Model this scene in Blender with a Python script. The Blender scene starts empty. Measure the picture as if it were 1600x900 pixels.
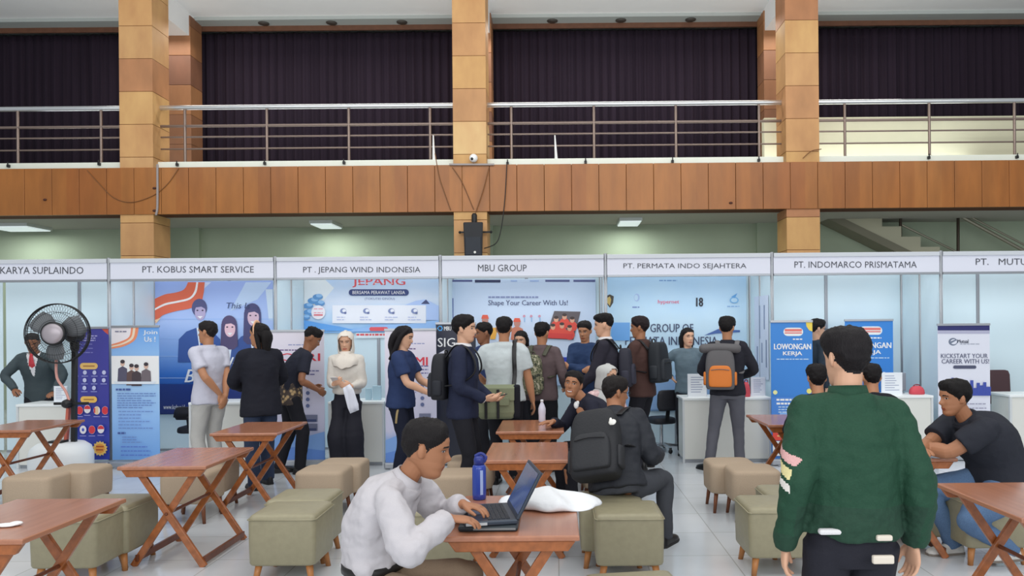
import bpy, bmesh, math, random
import numpy as np
from mathutils import Vector, Matrix, noise
random.seed(7)
scn = bpy.context.scene
COL = scn.collection
V = Vector
R = math.radians
# ------------------------------------------------------------------ camera, world, lights
F = 1200.0; PX, PY = 870.0, 510.0; H = 1.62; ROLL = R(0.5)
cr, sr = math.cos(ROLL), math.sin(ROLL)
cam_d = bpy.data.cameras.new('camera'); cam = bpy.data.objects.new('camera', cam_d); COL.objects.link(cam)
cam_d.sensor_fit = 'HORIZONTAL'; cam_d.sensor_width = 36; cam_d.lens = 36 * F / 1600
cam_d.shift_x = -(PX - 800) / 1600; cam_d.shift_y = (PY - 450) / 1600
cam_d.clip_start = 0.05; cam_d.clip_end = 200
cam.matrix_world = Matrix(((cr, sr, 0, 0), (0, 0, -1, 0), (-sr, cr, 0, H), (0, 0, 0, 1)))
scn.camera = cam
w = bpy.data.worlds.new('hall_air'); scn.world = w; w.use_nodes = True
w.node_tree.nodes['Background'].inputs[0].default_value = (0.90, 0.96, 1.0, 1)
w.node_tree.nodes['Background'].inputs[1].default_value = 0.45

def area(name, loc, size, energy, rot=(0, 0, 0), col=(1, 1, 1)):
    l = bpy.data.lights.new(name, 'AREA'); l.shape = 'RECTANGLE'; l.size, l.size_y = size
    l.energy = energy; l.color = col
    o = bpy.data.objects.new(name, l); COL.objects.link(o); o.location = loc; o.rotation_euler = rot
    return o
for i, y in enumerate((1.5, 5.0, 8.5)):
    area('hall_ceiling_lamp', (0.0, y, 8.6), (16, 1.6), 230, (R(0), 0, 0), (1.0, 0.985, 0.95))
area('hall_front_fill', (0.0, -5.0, 4.6), (18, 5.0), 900, (R(92), 0, 0), (0.97, 0.985, 1.0))  # added fill from behind the camera, evens out light on facing sides
area('upper_hall_fill', (0.0, 9.0, 6.3), (20, 0.5), 215, (R(112), 0, 0), (1.0, 0.99, 0.95))  # added unseen fill, brightens the ceiling over the balcony and the columns
area('balcony_ceiling_fill', (-1.0, 14.75, 4.75), (18, 0.3), 70, (R(180), 0, 0), (0.92, 1.0, 1.0))  # added fill facing up, lifts the balcony ceiling; no fitting there
area('balcony_lamp', (-1.0, 14.9, 7.4), (16, 0.4), 130, (R(0), 0, 0), (1, 0.95, 0.88))
vs = scn.view_settings
vs.view_transform = 'Standard'; vs.look = 'None'; vs.gamma = 1; vs.use_curve_mapping = False
vs.exposure = 0.0

# ------------------------------------------------------------------ pixel helpers (camera model above)
def pix(px, py, d):
    xc = (px - PX) * d / F; yc = (PY - py) * d / F
    return V((xc * cr + yc * sr, d, H - xc * sr + yc * cr))
def gp(px, py, z=0.0):
    d = F * (z - H) / (-(px - PX) * sr + (PY - py) * cr)
    return pix(px, py, d)

# ------------------------------------------------------------------ materials
def lin(c):
    c = c / 255.0
    return c / 12.92 if c <= 0.04045 else ((c + 0.055) / 1.055) ** 2.4
ALB = 1.12
def rgb(r, g, b, k=ALB):
    return tuple(min(0.9, lin(x) * k) for x in (r, g, b)) + (1,)
_mats = {}
def M(name, col, rough=0.6, metal=0.0, bump=0.0, bscale=40.0, vary=0.0, spec=0.4, stretch=(1, 1, 1)):
    if name in _mats: return _mats[name]
    m = bpy.data.materials.new(name); m.use_nodes = True
    nt = m.node_tree; b = nt.nodes['Principled BSDF']
    c = rgb(*col)
    b.inputs['Base Color'].default_value = c
    b.inputs['Roughness'].default_value = rough; b.inputs['Metallic'].default_value = metal
    b.inputs['Specular IOR Level'].default_value = spec
    if bump or vary:
        tc = nt.nodes.new('ShaderNodeTexCoord'); mp = nt.nodes.new('ShaderNodeMapping')
        mp.inputs['Scale'].default_value = stretch
        nz = nt.nodes.new('ShaderNodeTexNoise'); nz.inputs['Scale'].default_value = bscale; nz.inputs['Detail'].default_value = 4
        nt.links.new(tc.outputs['Object'], mp.inputs[0]); nt.links.new(mp.outputs[0], nz.inputs['Vector'])
        if bump:
            bp = nt.nodes.new('ShaderNodeBump'); bp.inputs['Strength'].default_value = bump; bp.inputs['Distance'].default_value = 0.01
            nt.links.new(nz.outputs[0], bp.inputs['Height']); nt.links.new(bp.outputs[0], b.inputs['Normal'])
        if vary:
            rp = nt.nodes.new('ShaderNodeValToRGB')
            rp.color_ramp.elements[0].position = 0.3; rp.color_ramp.elements[1].position = 0.7
            rp.color_ramp.elements[0].color = tuple(x * (1 - vary) for x in c[:3]) + (1,)
            rp.color_ramp.elements[1].color = tuple(min(0.9, x * (1 + vary)) for x in c[:3]) + (1,)
            nt.links.new(nz.outputs[0], rp.inputs[0]); nt.links.new(rp.outputs[0], b.inputs['Base Color'])
    _mats[name] = m
    return m
def ink(r, g, b):
    return M('ink_%d_%d_%d' % (r, g, b), (r, g, b), 0.45)
def grad(name, stops, axis='Z', rough=0.4, noisy=0.0):
    """printed colour blend along the sheet (a print, not a light effect)"""
    if name in _mats: return _mats[name]
    m = bpy.data.materials.new(name); m.use_nodes = True
    nt = m.node_tree; b = nt.nodes['Principled BSDF']; b.inputs['Roughness'].default_value = rough
    tc = nt.nodes.new('ShaderNodeTexCoord'); sp = nt.nodes.new('ShaderNodeSeparateXYZ'); rp = nt.nodes.new('ShaderNodeValToRGB')
    nt.links.new(tc.outputs['Generated'], sp.inputs[0])
    src = sp.outputs[axis]
    if noisy:
        nz = nt.nodes.new('ShaderNodeTexNoise'); nz.inputs['Scale'].default_value = 5; nz.inputs['Detail'].default_value = 5
        nt.links.new(tc.outputs['Generated'], nz.inputs['Vector'])
        mu = nt.nodes.new('ShaderNodeMath'); mu.operation = 'MULTIPLY_ADD'; mu.inputs[1].default_value = noisy
        nt.links.new(nz.outputs[0], mu.inputs[0]); nt.links.new(src, mu.inputs[2])
        sb = nt.nodes.new('ShaderNodeMath'); sb.operation = 'SUBTRACT'; sb.inputs[1].default_value = noisy / 2
        nt.links.new(mu.outputs[0], sb.inputs[0]); src = sb.outputs[0]
    nt.links.new(src, rp.inputs[0]); nt.links.new(rp.outputs[0], b.inputs['Base Color'])
    els = rp.color_ramp.elements
    while len(els) < len(stops): els.new(0.5)
    for e, (p, c) in zip(els, stops): e.position = p; e.color = rgb(*c)
    _mats[name] = m
    return m
def panelled(name, cols, axis, step, off=0.0, rough=0.4, grain=(1, 1, 1)):
    """veneered board cladding: every board takes its own tone; boards counted along one axis"""
    if name in _mats: return _mats[name]
    m = bpy.data.materials.new(name); m.use_nodes = True
    nt = m.node_tree; b = nt.nodes['Principled BSDF']; b.inputs['Roughness'].default_value = rough
    tc = nt.nodes.new('ShaderNodeTexCoord'); sp = nt.nodes.new('ShaderNodeSeparateXYZ')
    nt.links.new(tc.outputs['Object'], sp.inputs[0])
    def math_(op, a, bb, c=None):
        n = nt.nodes.new('ShaderNodeMath'); n.operation = op
        for i, x in enumerate((a, bb) if c is None else (a, bb, c)):
            if isinstance(x, (int, float)): n.inputs[i].default_value = x
            else: nt.links.new(x, n.inputs[i])
        return n.outputs[0]
    u = math_('DIVIDE', math_('SUBTRACT', sp.outputs[axis], off), step)
    cell = math_('FLOOR', u, 0)
    oi = nt.nodes.new('ShaderNodeObjectInfo')
    wn = nt.nodes.new('ShaderNodeTexWhiteNoise'); wn.noise_dimensions = '2D'
    cb = nt.nodes.new('ShaderNodeCombineXYZ'); nt.links.new(cell, cb.inputs[0]); nt.links.new(oi.outputs['Random'], cb.inputs[1])
    nt.links.new(cb.outputs[0], wn.inputs['Vector'])
    rp = nt.nodes.new('ShaderNodeValToRGB')
    els = rp.color_ramp.elements
    while len(els) < len(cols): els.new(0.5)
    for i, (e, c) in enumerate(zip(els, cols)): e.position = i / max(1, len(cols) - 1); e.color = rgb(*c)
    nt.links.new(wn.outputs['Value'], rp.inputs[0])
    mp = nt.nodes.new('ShaderNodeMapping'); mp.inputs['Scale'].default_value = grain
    nt.links.new(tc.outputs['Object'], mp.inputs[0])
    nz = nt.nodes.new('ShaderNodeTexNoise'); nz.inputs['Scale'].default_value = 3.5; nz.inputs['Detail'].default_value = 6
    nt.links.new(mp.outputs[0], nz.inputs['Vector'])
    mx = nt.nodes.new('ShaderNodeMix'); mx.data_type = 'RGBA'; mx.blend_type = 'OVERLAY'; mx.inputs[0].default_value = 0.35
    nt.links.new(rp.outputs[0], mx.inputs[6]); nt.links.new(nz.outputs[0], mx.inputs[7])
    nt.links.new(mx.outputs[2], b.inputs['Base Color'])
    _mats[name] = m
    return m

# ------------------------------------------------------------------ mesh builder
def catmull(pts, n):
    """resample a polyline (list of numpy vectors of any length) into a smooth one"""
    P = [np.asarray(p, float) for p in pts]
    if len(P) < 3 or n <= 1:
        return P
    out = []
    for i in range(len(P) - 1):
        p0 = P[max(0, i - 1)]; p1 = P[i]; p2 = P[i + 1]; p3 = P[min(len(P) - 1, i + 2)]
        for k in range(n):
            t = k / n
            out.append(0.5 * ((2 * p1) + (-p0 + p2) * t + (2 * p0 - 5 * p1 + 4 * p2 - p3) * t * t + (-p0 + 3 * p1 - 3 * p2 + p3) * t ** 3))
    out.append(P[-1])
    return out
class MB:
    def __init__(s): s.v = []; s.f = []; s.m = []; s.sm = []
    def add(s, verts, faces, m=0, smooth=False):
        o = len(s.v); s.v += [tuple(v) for v in verts]
        for f in faces:
            s.f.append(tuple(i + o for i in f)); s.m.append(m); s.sm.append(smooth)
    def box(s, lo, hi, m=0):
        x0, y0, z0 = lo; x1, y1, z1 = hi
        s.add([(x0, y0, z0), (x1, y0, z0), (x1, y1, z0), (x0, y1, z0), (x0, y0, z1), (x1, y0, z1), (x1, y1, z1), (x0, y1, z1)],
              [(0, 3, 2, 1), (4, 5, 6, 7), (0, 1, 5, 4), (1, 2, 6, 5), (2, 3, 7, 6), (3, 0, 4, 7)], m)
    def cbox(s, c, sz, m=0):
        s.box([c[i] - sz[i] / 2 for i in range(3)], [c[i] + sz[i] / 2 for i in range(3)], m)
    def bar(s, p0, p1, w, t, side=(1, 0, 0), m=0):
        """rectangular bar from p0 to p1; w along side, t across"""
        p0 = V(p0); p1 = V(p1); d = (p1 - p0).normalized(); sd = V(side); sd = (sd - d * sd.dot(d)).normalized(); u = d.cross(sd)
        vs_ = []
        for p in (p0, p1):
            for a, b in ((-1, -1), (1, -1), (1, 1), (-1, 1)): vs_.append(p + sd * (a * w / 2) + u * (b * t / 2))
        s.add(vs_, [(0, 3, 2, 1), (4, 5, 6, 7), (0, 1, 5, 4), (1, 2, 6, 5), (2, 3, 7, 6), (3, 0, 4, 7)], m)
    def loft(s, rings, m=0, smooth=True, cap=True, close=True):
        n = len(rings[0]); vs_ = [p for r in rings for p in r]; fs = []
        for i in range(len(rings) - 1):
            for k in range(n if close else n - 1):
                a = i * n + k; b = i * n + (k + 1) % n
                fs.append((a, b, b + n, a + n))
        s.add(vs_, fs, m, smooth)
        if cap:
            o = len(s.v) - len(vs_); L = (len(rings) - 1) * n
            for ring, rev in ((range(n), True), (range(L, L + n), False)):
                idx = [o + i for i in ring]
                s.f.append(tuple(reversed(idx)) if rev else tuple(idx)); s.m.append(m); s.sm.append(smooth)
    def tube(s, pts, rad, seg=10, m=0, sub=1, side=None, dome=True, smooth=True):
        """rad: number, list of numbers, or list of (a,b); side: direction of the a axis"""
        n = len(pts)
        if not isinstance(rad, (list, tuple)): rad = [rad] * n
        rr = [(r, r) if not isinstance(r, (tuple, list)) else r for r in rad]
        dat = [np.array(list(p) + list(r)) for p, r in zip(pts, rr)]
        if sub > 1: dat = catmull(dat, sub)
        P = [V(d[:3]) for d in dat]; RR = [d[3:] for d in dat]
        T = []
        for i in range(len(P)):
            t = P[min(i + 1, len(P) - 1)] - P[max(i - 1, 0)]
            T.append(t.normalized() if t.length > 1e-9 else V((0, 0, 1)))
        if dome:  # rounded ends
            for end in (0, -1):
                ext = []
                for a in (0.5, 0.866):
                    r = RR[end]; e = min(r) * a
                    ext.append((P[end] + T[end] * (e if end else -e), [x * math.sqrt(1 - a * a) for x in r], T[end]))
                if end == 0:
                    for e in ext: P.insert(0, e[0]); RR.insert(0, e[1]); T.insert(0, e[2])
                else:
                    for e in ext: P.append(e[0]); RR.append(e[1]); T.append(e[2])
        a = V(side) if side is not None else (V((1, 0, 0)) if abs(T[0].x) < 0.9 else V((0, 1, 0)))
        rings = []
        for p, r, t in zip(P, RR, T):
            a2 = a - t * a.dot(t)
            if a2.length < 1e-5: a2 = t.orthogonal()
            a2.normalize(); b = t.cross(a2)
            if side is None: a = a2
            rings.append([p + a2 * (math.cos(2 * math.pi * k / seg) * r[0]) + b * (math.sin(2 * math.pi * k / seg) * r[1]) for k in range(seg)])
        s.loft(rings, m, smooth)
    def ell(s, c, r, seg=16, rings=10, m=0, rot=None):
        rs = []
        c = V(c)
        for i in range(1, rings):
            ph = math.pi * i / rings
            ring = []
            for k in range(seg):
                th = 2 * math.pi * k / seg
                p = V((r[0] * math.sin(ph) * math.cos(th), r[1] * math.sin(ph) * math.sin(th), -r[2] * math.cos(ph)))
                if rot is not None: p = rot @ p
                ring.append(c + p)
            rs.append(ring)
        s.loft(rs, m, True)
    def lathe(s, prof, c=(0, 0, 0), seg=24, m=0, smooth=True, cap=True, sx=1, sy=1):
        c = V(c)
        s.loft([[c + V((r * sx * math.cos(2 * math.pi * k / seg), r * sy * math.sin(2 * math.pi * k / seg), z)) for k in range(seg)] for r, z in prof], m, smooth, cap)
    def prism(s, poly, y0, y1, m=0):
        """polygon given in (x,z), extruded from y0 to y1"""
        n = len(poly)
        vs_ = [(x, y0, z) for x, z in poly] + [(x, y1, z) for x, z in poly]
        fs = [tuple(range(n)), tuple(reversed(range(n, 2 * n)))] + [(i, i + n, (i + 1) % n + n, (i + 1) % n) for i in range(n)]
        s.add(vs_, fs, m)
    def xf(s, mat):
        s.v = [tuple(mat @ V(v)) for v in s.v]; return s
    def mesh(s, name, off=None):
        me = bpy.data.meshes.new(name)
        vv = s.v if off is None else [(v[0] - off[0], v[1] - off[1], v[2] - off[2]) for v in s.v]
        me.from_pydata(vv, [], s.f)
        me.polygons.foreach_set('material_index', s.m); me.polygons.foreach_set('use_smooth', s.sm)
        bm = bmesh.new(); bm.from_mesh(me); bmesh.ops.recalc_face_normals(bm, faces=bm.faces); bm.to_mesh(me); bm.free()
        me.update(); return me
    def build(s, name, mats, parent=None, bevel=0.0, bseg=2, sub=0):
        off = wloc(parent)
        me = s.mesh(name, off)
        return link(name, me, mats, parent, bevel, bseg, sub)
def wloc(o):
    p = V((0, 0, 0))
    while o is not None: p = p + o.location; o = o.parent
    return p
def link(name, me, mats, parent=None, bevel=0.0, bseg=2, sub=0):
    if not isinstance(mats, (list, tuple)): mats = [mats]
    for m in mats: me.materials.append(m)
    o = bpy.data.objects.new(name, me); COL.objects.link(o)
    if parent is not None: o.parent = parent
    if bevel:
        b = o.modifiers.new('bevel', 'BEVEL'); b.width = bevel; b.segments = bseg; b.limit_method = 'ANGLE'; b.angle_limit = R(40)
    if sub:
        q = o.modifiers.new('sub', 'SUBSURF'); q.levels = q.render_levels = sub
    return o
def tag(o, label, cat, group=None):
    o['label'] = label; o['category'] = cat
    if group: o['group'] = group
    return o
def thing(name, label, cat, loc, rz=0.0, group=None):
    o = bpy.data.objects.new(name, None); COL.objects.link(o); o.empty_display_size = 0.1
    o.location = loc; o.rotation_euler = (0, 0, rz)
    return tag(o, label, cat, group)
def struct(name, mb, mats, bevel=0.0):
    o = mb.build(name, mats, None, bevel); o['kind'] = 'structure'; return o
def dup(root, loc, rz, label, group=None):
    kids = {}
    for o in COL.objects:
        if o.parent is not None: kids.setdefault(o.parent.name, []).append(o)
    def cp(o, par):
        c = o.copy(); COL.objects.link(c)
        if par is not None: c.parent = par
        for k in kids.get(o.name, []): cp(k, c)
        return c
    r = cp(root, None); r.location = loc; r.rotation_euler = (0, 0, rz); r['label'] = label
    if group: r['group'] = group
    return r
# ------------------------------------------------------------------ lettering
_txt = {}
def glyphs(s, bold=0.0, shear=0.0):
    key = (s, bold, shear)
    if key in _txt: return _txt[key]
    c = bpy.data.curves.new('t', 'FONT'); c.body = s; c.size = 1; c.offset = bold; c.resolution_u = 2; c.shear = shear
    o = bpy.data.objects.new('t', c); COL.objects.link(o); bpy.context.view_layer.update()
    me = bpy.data.meshes.new_from_object(o.evaluated_get(bpy.context.evaluated_depsgraph_get()))
    vs_ = [(v.co.x, v.co.y) for v in me.vertices]; fs = [tuple(p.vertices) for p in me.polygons]
    bpy.data.objects.remove(o); bpy.data.curves.remove(c); bpy.data.meshes.remove(me)
    x0 = min(v[0] for v in vs_); x1 = max(v[0] for v in vs_); y0 = min(v[1] for v in vs_); y1 = max(v[1] for v in vs_)
    r = ([((x - x0) / (x1 - x0), (y - y0) / max(1e-6, y1 - y0)) for x, y in vs_], fs)
    _txt[key] = r
    return r
class Art:
    """a flat printed sheet facing the hall, standing at depth d; artwork given in photo pixels, one thin ink layer over another"""
    def __init__(s, d, quad, mat, thick=0.006):
        s.d = d; s.mb = MB(); s.mats = [mat]; s.k = 0
        x0, y0, x1, y1 = quad
        a = pix(x0, y0, d); b = pix(x1, y1, d); s.lo, s.hi = a, b
        s.ox0, s.oz1, s.ox1, s.oz0 = a.x, a.z, b.x, b.z
        s.mb.box((a.x, d, b.z), (b.x, d + thick, a.z), 0)
    def slot(s, mat):
        if mat not in s.mats: s.mats.append(mat)
        return s.mats.index(mat)
    def P(s, x, y):
        p = pix(x, y, s.d)
        return (min(max(p.x, s.ox0), s.ox1), min(max(p.z, s.oz0), s.oz1))
    def layer(s): s.k += 1; return s.d - 0.0006 * s.k
    def poly(s, pts, c, y=None):
        y = y if y is not None else s.layer(); q = [s.P(*p) for p in pts]
        s.mb.add([(a, y, b) for a, b in q], [tuple(range(len(q)))], s.slot(ink(*c) if isinstance(c, tuple) else c))
    def strip(s, top, bot, c):
        y = s.layer(); n = len(top); q = [s.P(*p) for p in top] + [s.P(*p) for p in bot]
        s.mb.add([(a, y, b) for a, b in q], [(i, i + 1, n + i + 1, n + i) for i in range(n - 1)], s.slot(ink(*c) if isinstance(c, tuple) else c))
    def rect(s, x0, y0, x1, y1, c): s.poly([(x0, y0), (x1, y0), (x1, y1), (x0, y1)], c)
    def pill(s, x0, y0, x1, y1, c):
        r = (y1 - y0) / 2; cy = (y0 + y1) / 2; pts = []
        for k in range(9): a = math.pi / 2 - math.pi * k / 8; pts.append((x1 - r + r * math.cos(a), cy - r * math.sin(a)))
        for k in range(9): a = -math.pi / 2 - math.pi * k / 8; pts.append((x0 + r + r * math.cos(a), cy - r * math.sin(a)))
        s.poly(pts, c)
    def disc(s, x, y, rx, ry, c, n=20): s.poly([(x + rx * math.cos(2 * math.pi * k / n), y + ry * math.sin(2 * math.pi * k / n)) for k in range(n)], c)
    def star(s, x, y, r, c, n=14): s.poly([(x + r * (1 if k % 2 else .8) * math.cos(math.pi * k / n), y + r * (1 if k % 2 else .8) * math.sin(math.pi * k / n)) for k in range(2 * n)], c)
    def text(s, t, x0, y0, x1, y1, c, bold=0.015, shear=0.0):
        vs_, fs = glyphs(t, 0.0, shear); y = s.layer(); s.k += 1; e = min(1.6, bold * (y1 - y0) * 1.5)
        for j_, dx in enumerate((0,) if bold < .012 else (-e / 2, e / 2) if bold < .025 else (-e / 2, 0, e / 2)):   # heavier strokes
            q = [s.P(x0 + (x1 - x0) * a + dx, y1 + (y0 - y1) * b) for a, b in vs_]
            s.mb.add([(a, y - .0004 * j_, b) for a, b in q], fs, s.slot(ink(*c)))
    def lines(s, x0, x1, y0, y1, n, c, h=1.6, seed=1):
        rnd = random.Random(seed)   # rows of small unreadable print
        for i in range(n):
            y = y0 + (y1 - y0) * i / max(1, n - 1); x = x0; e = x1 - (x1 - x0) * rnd.choice((0, .1, .35)); yy = s.layer() if i == 0 else s.d - 0.0006 * s.k
            while x < e:
                wd = rnd.uniform(3, 8); s.poly([(x, y), (min(e, x + wd), y), (min(e, x + wd), y + h), (x, y + h)], c, yy); x += wd + 1.2
    def build(s, name, parent=None): return s.mb.build(name, s.mats, parent)
# ================================================================== the setting
# floor: pale polished tiles
m_floor = M('polished_tile', (196, 200, 201), 0.12, spec=0.5)
nt = m_floor.node_tree; b = nt.nodes['Principled BSDF']
tc = nt.nodes.new('ShaderNodeTexCoord'); br = nt.nodes.new('ShaderNodeTexBrick')
br.offset = 0.0; br.inputs['Scale'].default_value = 1.0; br.inputs['Brick Width'].default_value = 0.6; br.inputs['Row Height'].default_value = 0.6
br.inputs['Mortar Size'].default_value = 0.004
br.inputs['Color1'].default_value = rgb(197, 201, 206); br.inputs['Color2'].default_value = rgb(190, 195, 200); br.inputs['Mortar'].default_value = rgb(160, 163, 163)
nt.links.new(tc.outputs['Object'], br.inputs['Vector'])
nz = nt.nodes.new('ShaderNodeTexNoise'); nz.inputs['Scale'].default_value = 2.2; nz.inputs['Detail'].default_value = 5
nt.links.new(tc.outputs['Object'], nz.inputs['Vector'])
mx = nt.nodes.new('ShaderNodeMix'); mx.data_type = 'RGBA'; mx.blend_type = 'SOFT_LIGHT'; mx.inputs[0].default_value = 0.25
nt.links.new(br.outputs['Color'], mx.inputs[6]); nt.links.new(nz.outputs[0], mx.inputs[7]); nt.links.new(mx.outputs[2], b.inputs['Base Color'])
mr = nt.nodes.new('ShaderNodeMapRange'); mr.inputs[3].default_value = 0.08; mr.inputs[4].default_value = 0.22
nt.links.new(nz.outputs[0], mr.inputs[0]); nt.links.new(mr.outputs[0], b.inputs['Roughness'])
g = MB(); g.box((-16, -4, -0.1), (16, 16.0, 0)); struct('floor', g, m_floor)

YC = 13.87                                   # front of the balcony columns
XCOL = [-13.55, -7.55, -1.54, 4.46, 10.46]   # column axes
m_wall = M('grey_green_plaster', (154, 166, 145), 0.8, vary=0.05, bscale=1.2)
g = MB(); g.box((-16, 15.8, 0), (16, 16.1, 3.71)); struct('wall_back', g, m_wall)
# balcony floor slab (its soffit shows under the beam)
m_sof = M('grey_soffit', (160, 158, 148), 0.8)
g = MB(); g.box((-16, YC + 0.42, 3.70), (16, 17.2, 4.5)); struct('ceiling_under_balcony', g, m_sof)
# main ceiling, lower soffit by the curtains, beams from column to column
m_ceil = M('pale_grey_ceiling', (240, 250, 253), 0.8, vary=0.03, bscale=1.5)
g = MB(); g.box((-16, 12.9, 7.95), (16, 15.55, 8.15)); struct('ceiling', g, m_ceil)
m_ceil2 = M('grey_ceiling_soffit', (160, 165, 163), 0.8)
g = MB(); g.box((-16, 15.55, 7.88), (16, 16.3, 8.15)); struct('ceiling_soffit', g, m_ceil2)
g = MB()
for x in XCOL[1:4]: g.box((x - 0.25, YC + 0.5, 7.50), (x + 0.25, 15.7, 7.95))
struct('trim_ceiling_beams', g, m_ceil)
m_dark = M('dark_upper_wall', (52, 40, 40), 0.9)
g = MB(); g.box((-16, 16.3, 4.5), (16, 16.5, 8.1)); struct('wall_upper', g, m_dark)
# pelmet board above the curtains
m_pel = M('brown_pelmet', (96, 62, 44), 0.6, vary=0.15, bscale=8)
g = MB(); g.box((-16, 15.86, 7.78), (16, 15.9, 7.885)); struct('trim_pelmet', g, m_pel)
# balcony edge: clad beam and pale curb
m_beam = panelled('beam_veneer', [(148, 91, 41), (155, 97, 44), (142, 85, 38), (159, 101, 47), (147, 87, 39), (153, 94, 41)], 'X', 0.492, 0.06, 0.35, (1.6, 1, 0.35))
g = MB(); x = -16.0 + 0.052
while x < 16:
    g.box((x + 0.004, YC - 0.06, 3.70), (x + 0.488, YC + 0.0, 4.54)); x += 0.492
g.box((-16, YC - 0.02, 3.705), (16, YC + 0.42, 4.53), 1)
struct('trim_balcony_beam', g, [m_beam, M('beam_joint', (84, 46, 26), 0.8)], 0.004)  # second colour: dark brown backing in the joints between boards
m_curb = M('white_curb', (226, 232, 218), 0.6, vary=0.03, bscale=3)
g = MB(); g.box((-16, YC + 0.14, 4.5), (16, YC + 0.36, 4.685)); struct('trim_balcony_curb', g, m_curb, 0.01)
# columns: stacked veneer blocks
m_col = panelled('column_veneer', [(200, 157, 104), (190, 145, 90), (206, 167, 116), (184, 135, 88), (198, 153, 100), (166, 111, 76), (202, 161, 106)], 'Z', 0.592, 0.0, 0.6, (1, 1, 0.5))
m_colr = panelled('rear_column_veneer', [(120, 82, 62), (150, 104, 68), (112, 76, 60), (138, 98, 70)], 'Z', 0.592, 0.0, 0.5, (1, 1, 0.5))
m_joint = M('column_joint', (110, 70, 40), 0.8)
def column(x, y0, w, dp, mat, z0, z1):
    g = MB(); z = math.floor(z0 / 0.592) * 0.592
    while z < z1:
        a = max(z + 0.004, z0); bz = min(z + 0.588, z1)
        if bz - a > .02: g.box((x - w / 2, y0, a), (x + w / 2, y0 + dp, bz))
        z += 0.592
    g.box((x - w / 2 + .012, y0 + .012, z0), (x + w / 2 - .012, y0 + dp - .012, z1), 1)
    return g
for i, x in enumerate(XCOL[1:4]):
    struct('trim_column_%d' % (i + 1), column(x, YC - 0.03, 0.6, 0.6, m_col, 0, 7.96), [m_col, m_joint], 0.004)
    struct('trim_rear_column_%d' % (i + 1), column(x, 15.35, 0.55, 0.5, m_colr, 4.5, 7.9), [m_colr, m_joint], 0.004)
    # blank strip where the beam boards meet the column front
# stair parapet seen through the right-hand railing
m_cream = M('cream_parapet', (208, 204, 178), 0.7, vary=0.04, bscale=2)
a = pix(1194, 184, 15.0)
g = MB(); g.box((a.x, 15.0, 4.4), (16, 15.2, a.z)); struct('wall_parapet', g, m_cream, 0.01)
# pale stains and services on the lower wall: pilasters behind each column
g = MB()
for x in XCOL[1:4]: g.box((x - 0.35, 15.7, 0), (x + 0.25, 15.8, 3.7))
struct('trim_wall_pilasters', g, m_wall)

# ------------------------------------------------------------------ the stair under the balcony
st = thing('staircase', 'grey concrete stair climbing to the left under the balcony behind the right column', 'stairs', (6.5, 15.3, 0))
ys0, ys1 = 15.2, 15.75
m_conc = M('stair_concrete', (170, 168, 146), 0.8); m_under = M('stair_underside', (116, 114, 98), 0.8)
tops = []
a = pix(1260, 322, ys0); sx, szz = 30.0 * ys0 / F, 16.2 * ys0 / F
p = pix(1318, 322, ys0); xs, zs = p.x, p.z
poly_top = []
x, z = xs - sx * 2, zs + szz * 2
for k in range(14):
    poly_top += [(x, z), (x + sx, z)]; x += sx; z -= szz
    if z < 0.1: break
sl = szz / sx
poly_bot = [(x, max(z - 0.0, 0.0)), (x - 0.1, 0.0)] if z < .2 else [(x, z)]
low = [(poly_top[-1][0], poly_top[-1][1] - 0.4), (poly_top[0][0], poly_top[0][1] - 0.42)]
g = MB(); g.prism([(px_, pz_) for px_, pz_ in poly_top] + low, ys0, ys1, 0)
g.build('flight', [m_conc], st)
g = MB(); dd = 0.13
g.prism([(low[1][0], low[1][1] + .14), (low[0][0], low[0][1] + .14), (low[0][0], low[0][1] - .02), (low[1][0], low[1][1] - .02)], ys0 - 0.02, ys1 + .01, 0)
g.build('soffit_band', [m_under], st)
m_bal = M('dark_steel', (62, 54, 46), 0.4, 0.6)
for px_, top, bot in ((1318, 320, 338), (1407, 320, 388), (1497, 338, 420)):
    g = MB(); p0 = pix(px_, bot, ys0 + .05); p1 = pix(px_, top, ys0 + .05); g.tube([p0, p1], 0.03, 8); g.build('baluster', m_bal, st)
m_hand = M('handrail_steel', (150, 146, 130), 0.35, 0.7)
for q0, q1, r in (((1472, 322), (1620, 403), 0.035), ((1410, 352), (1500, 396), 0.02), ((1484, 322), (1630, 398), 0.02)):
    g = MB(); g.tube([pix(*q0, ys0 + .05), pix(*q1, ys0 + .05)], r, 8); g.build('handrail', m_hand, st)

# ------------------------------------------------------------------ curtains
m_curt = M('black_plum_curtain', (38, 30, 40), 0.85, vary=0.12, bscale=6, stretch=(1, 1, 0.05), spec=0.1)
def curtain(x0, x1, label, sd):
    rnd = random.Random(sd); n = int((x1 - x0) / 0.024); g = MB(); rows = []
    ph = [rnd.uniform(0, 6) for _ in range(4)]
    for z, amp in ((7.80, 0.5), (7.6, 0.75), (6.4, 1.0), (5.2, 1.05), (4.5, 1.1)):
        row = []
        for i in range(n + 1):
            x = x0 + (x1 - x0) * i / n
            yv = 0.035 * math.sin(x * 34 + ph[0] + 1.4 * math.sin(x * 2.1 + ph[1])) + 0.018 * math.sin(x * 71 + ph[2]) + 0.02 * math.sin(x * 5 + ph[3])
            row.append(V((x, 16.08 + yv * amp, z)))
        rows.append(row)
    g.loft(rows, 0, True, False, False)
    o = g.build('curtain', m_curt); tag(o, label, 'curtain', 'dark curtains along the balcony')
    sm = o.modifiers.new('thick', 'SOLIDIFY'); sm.thickness = 0.006
curtain(-13.5, XCOL[1] - 0.02, 'black curtain behind the balcony railing, left of the left column', 1)
curtain(XCOL[1] + 0.02, XCOL[2] - 0.02, 'black curtain behind the balcony railing between the left and middle columns', 2)
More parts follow.
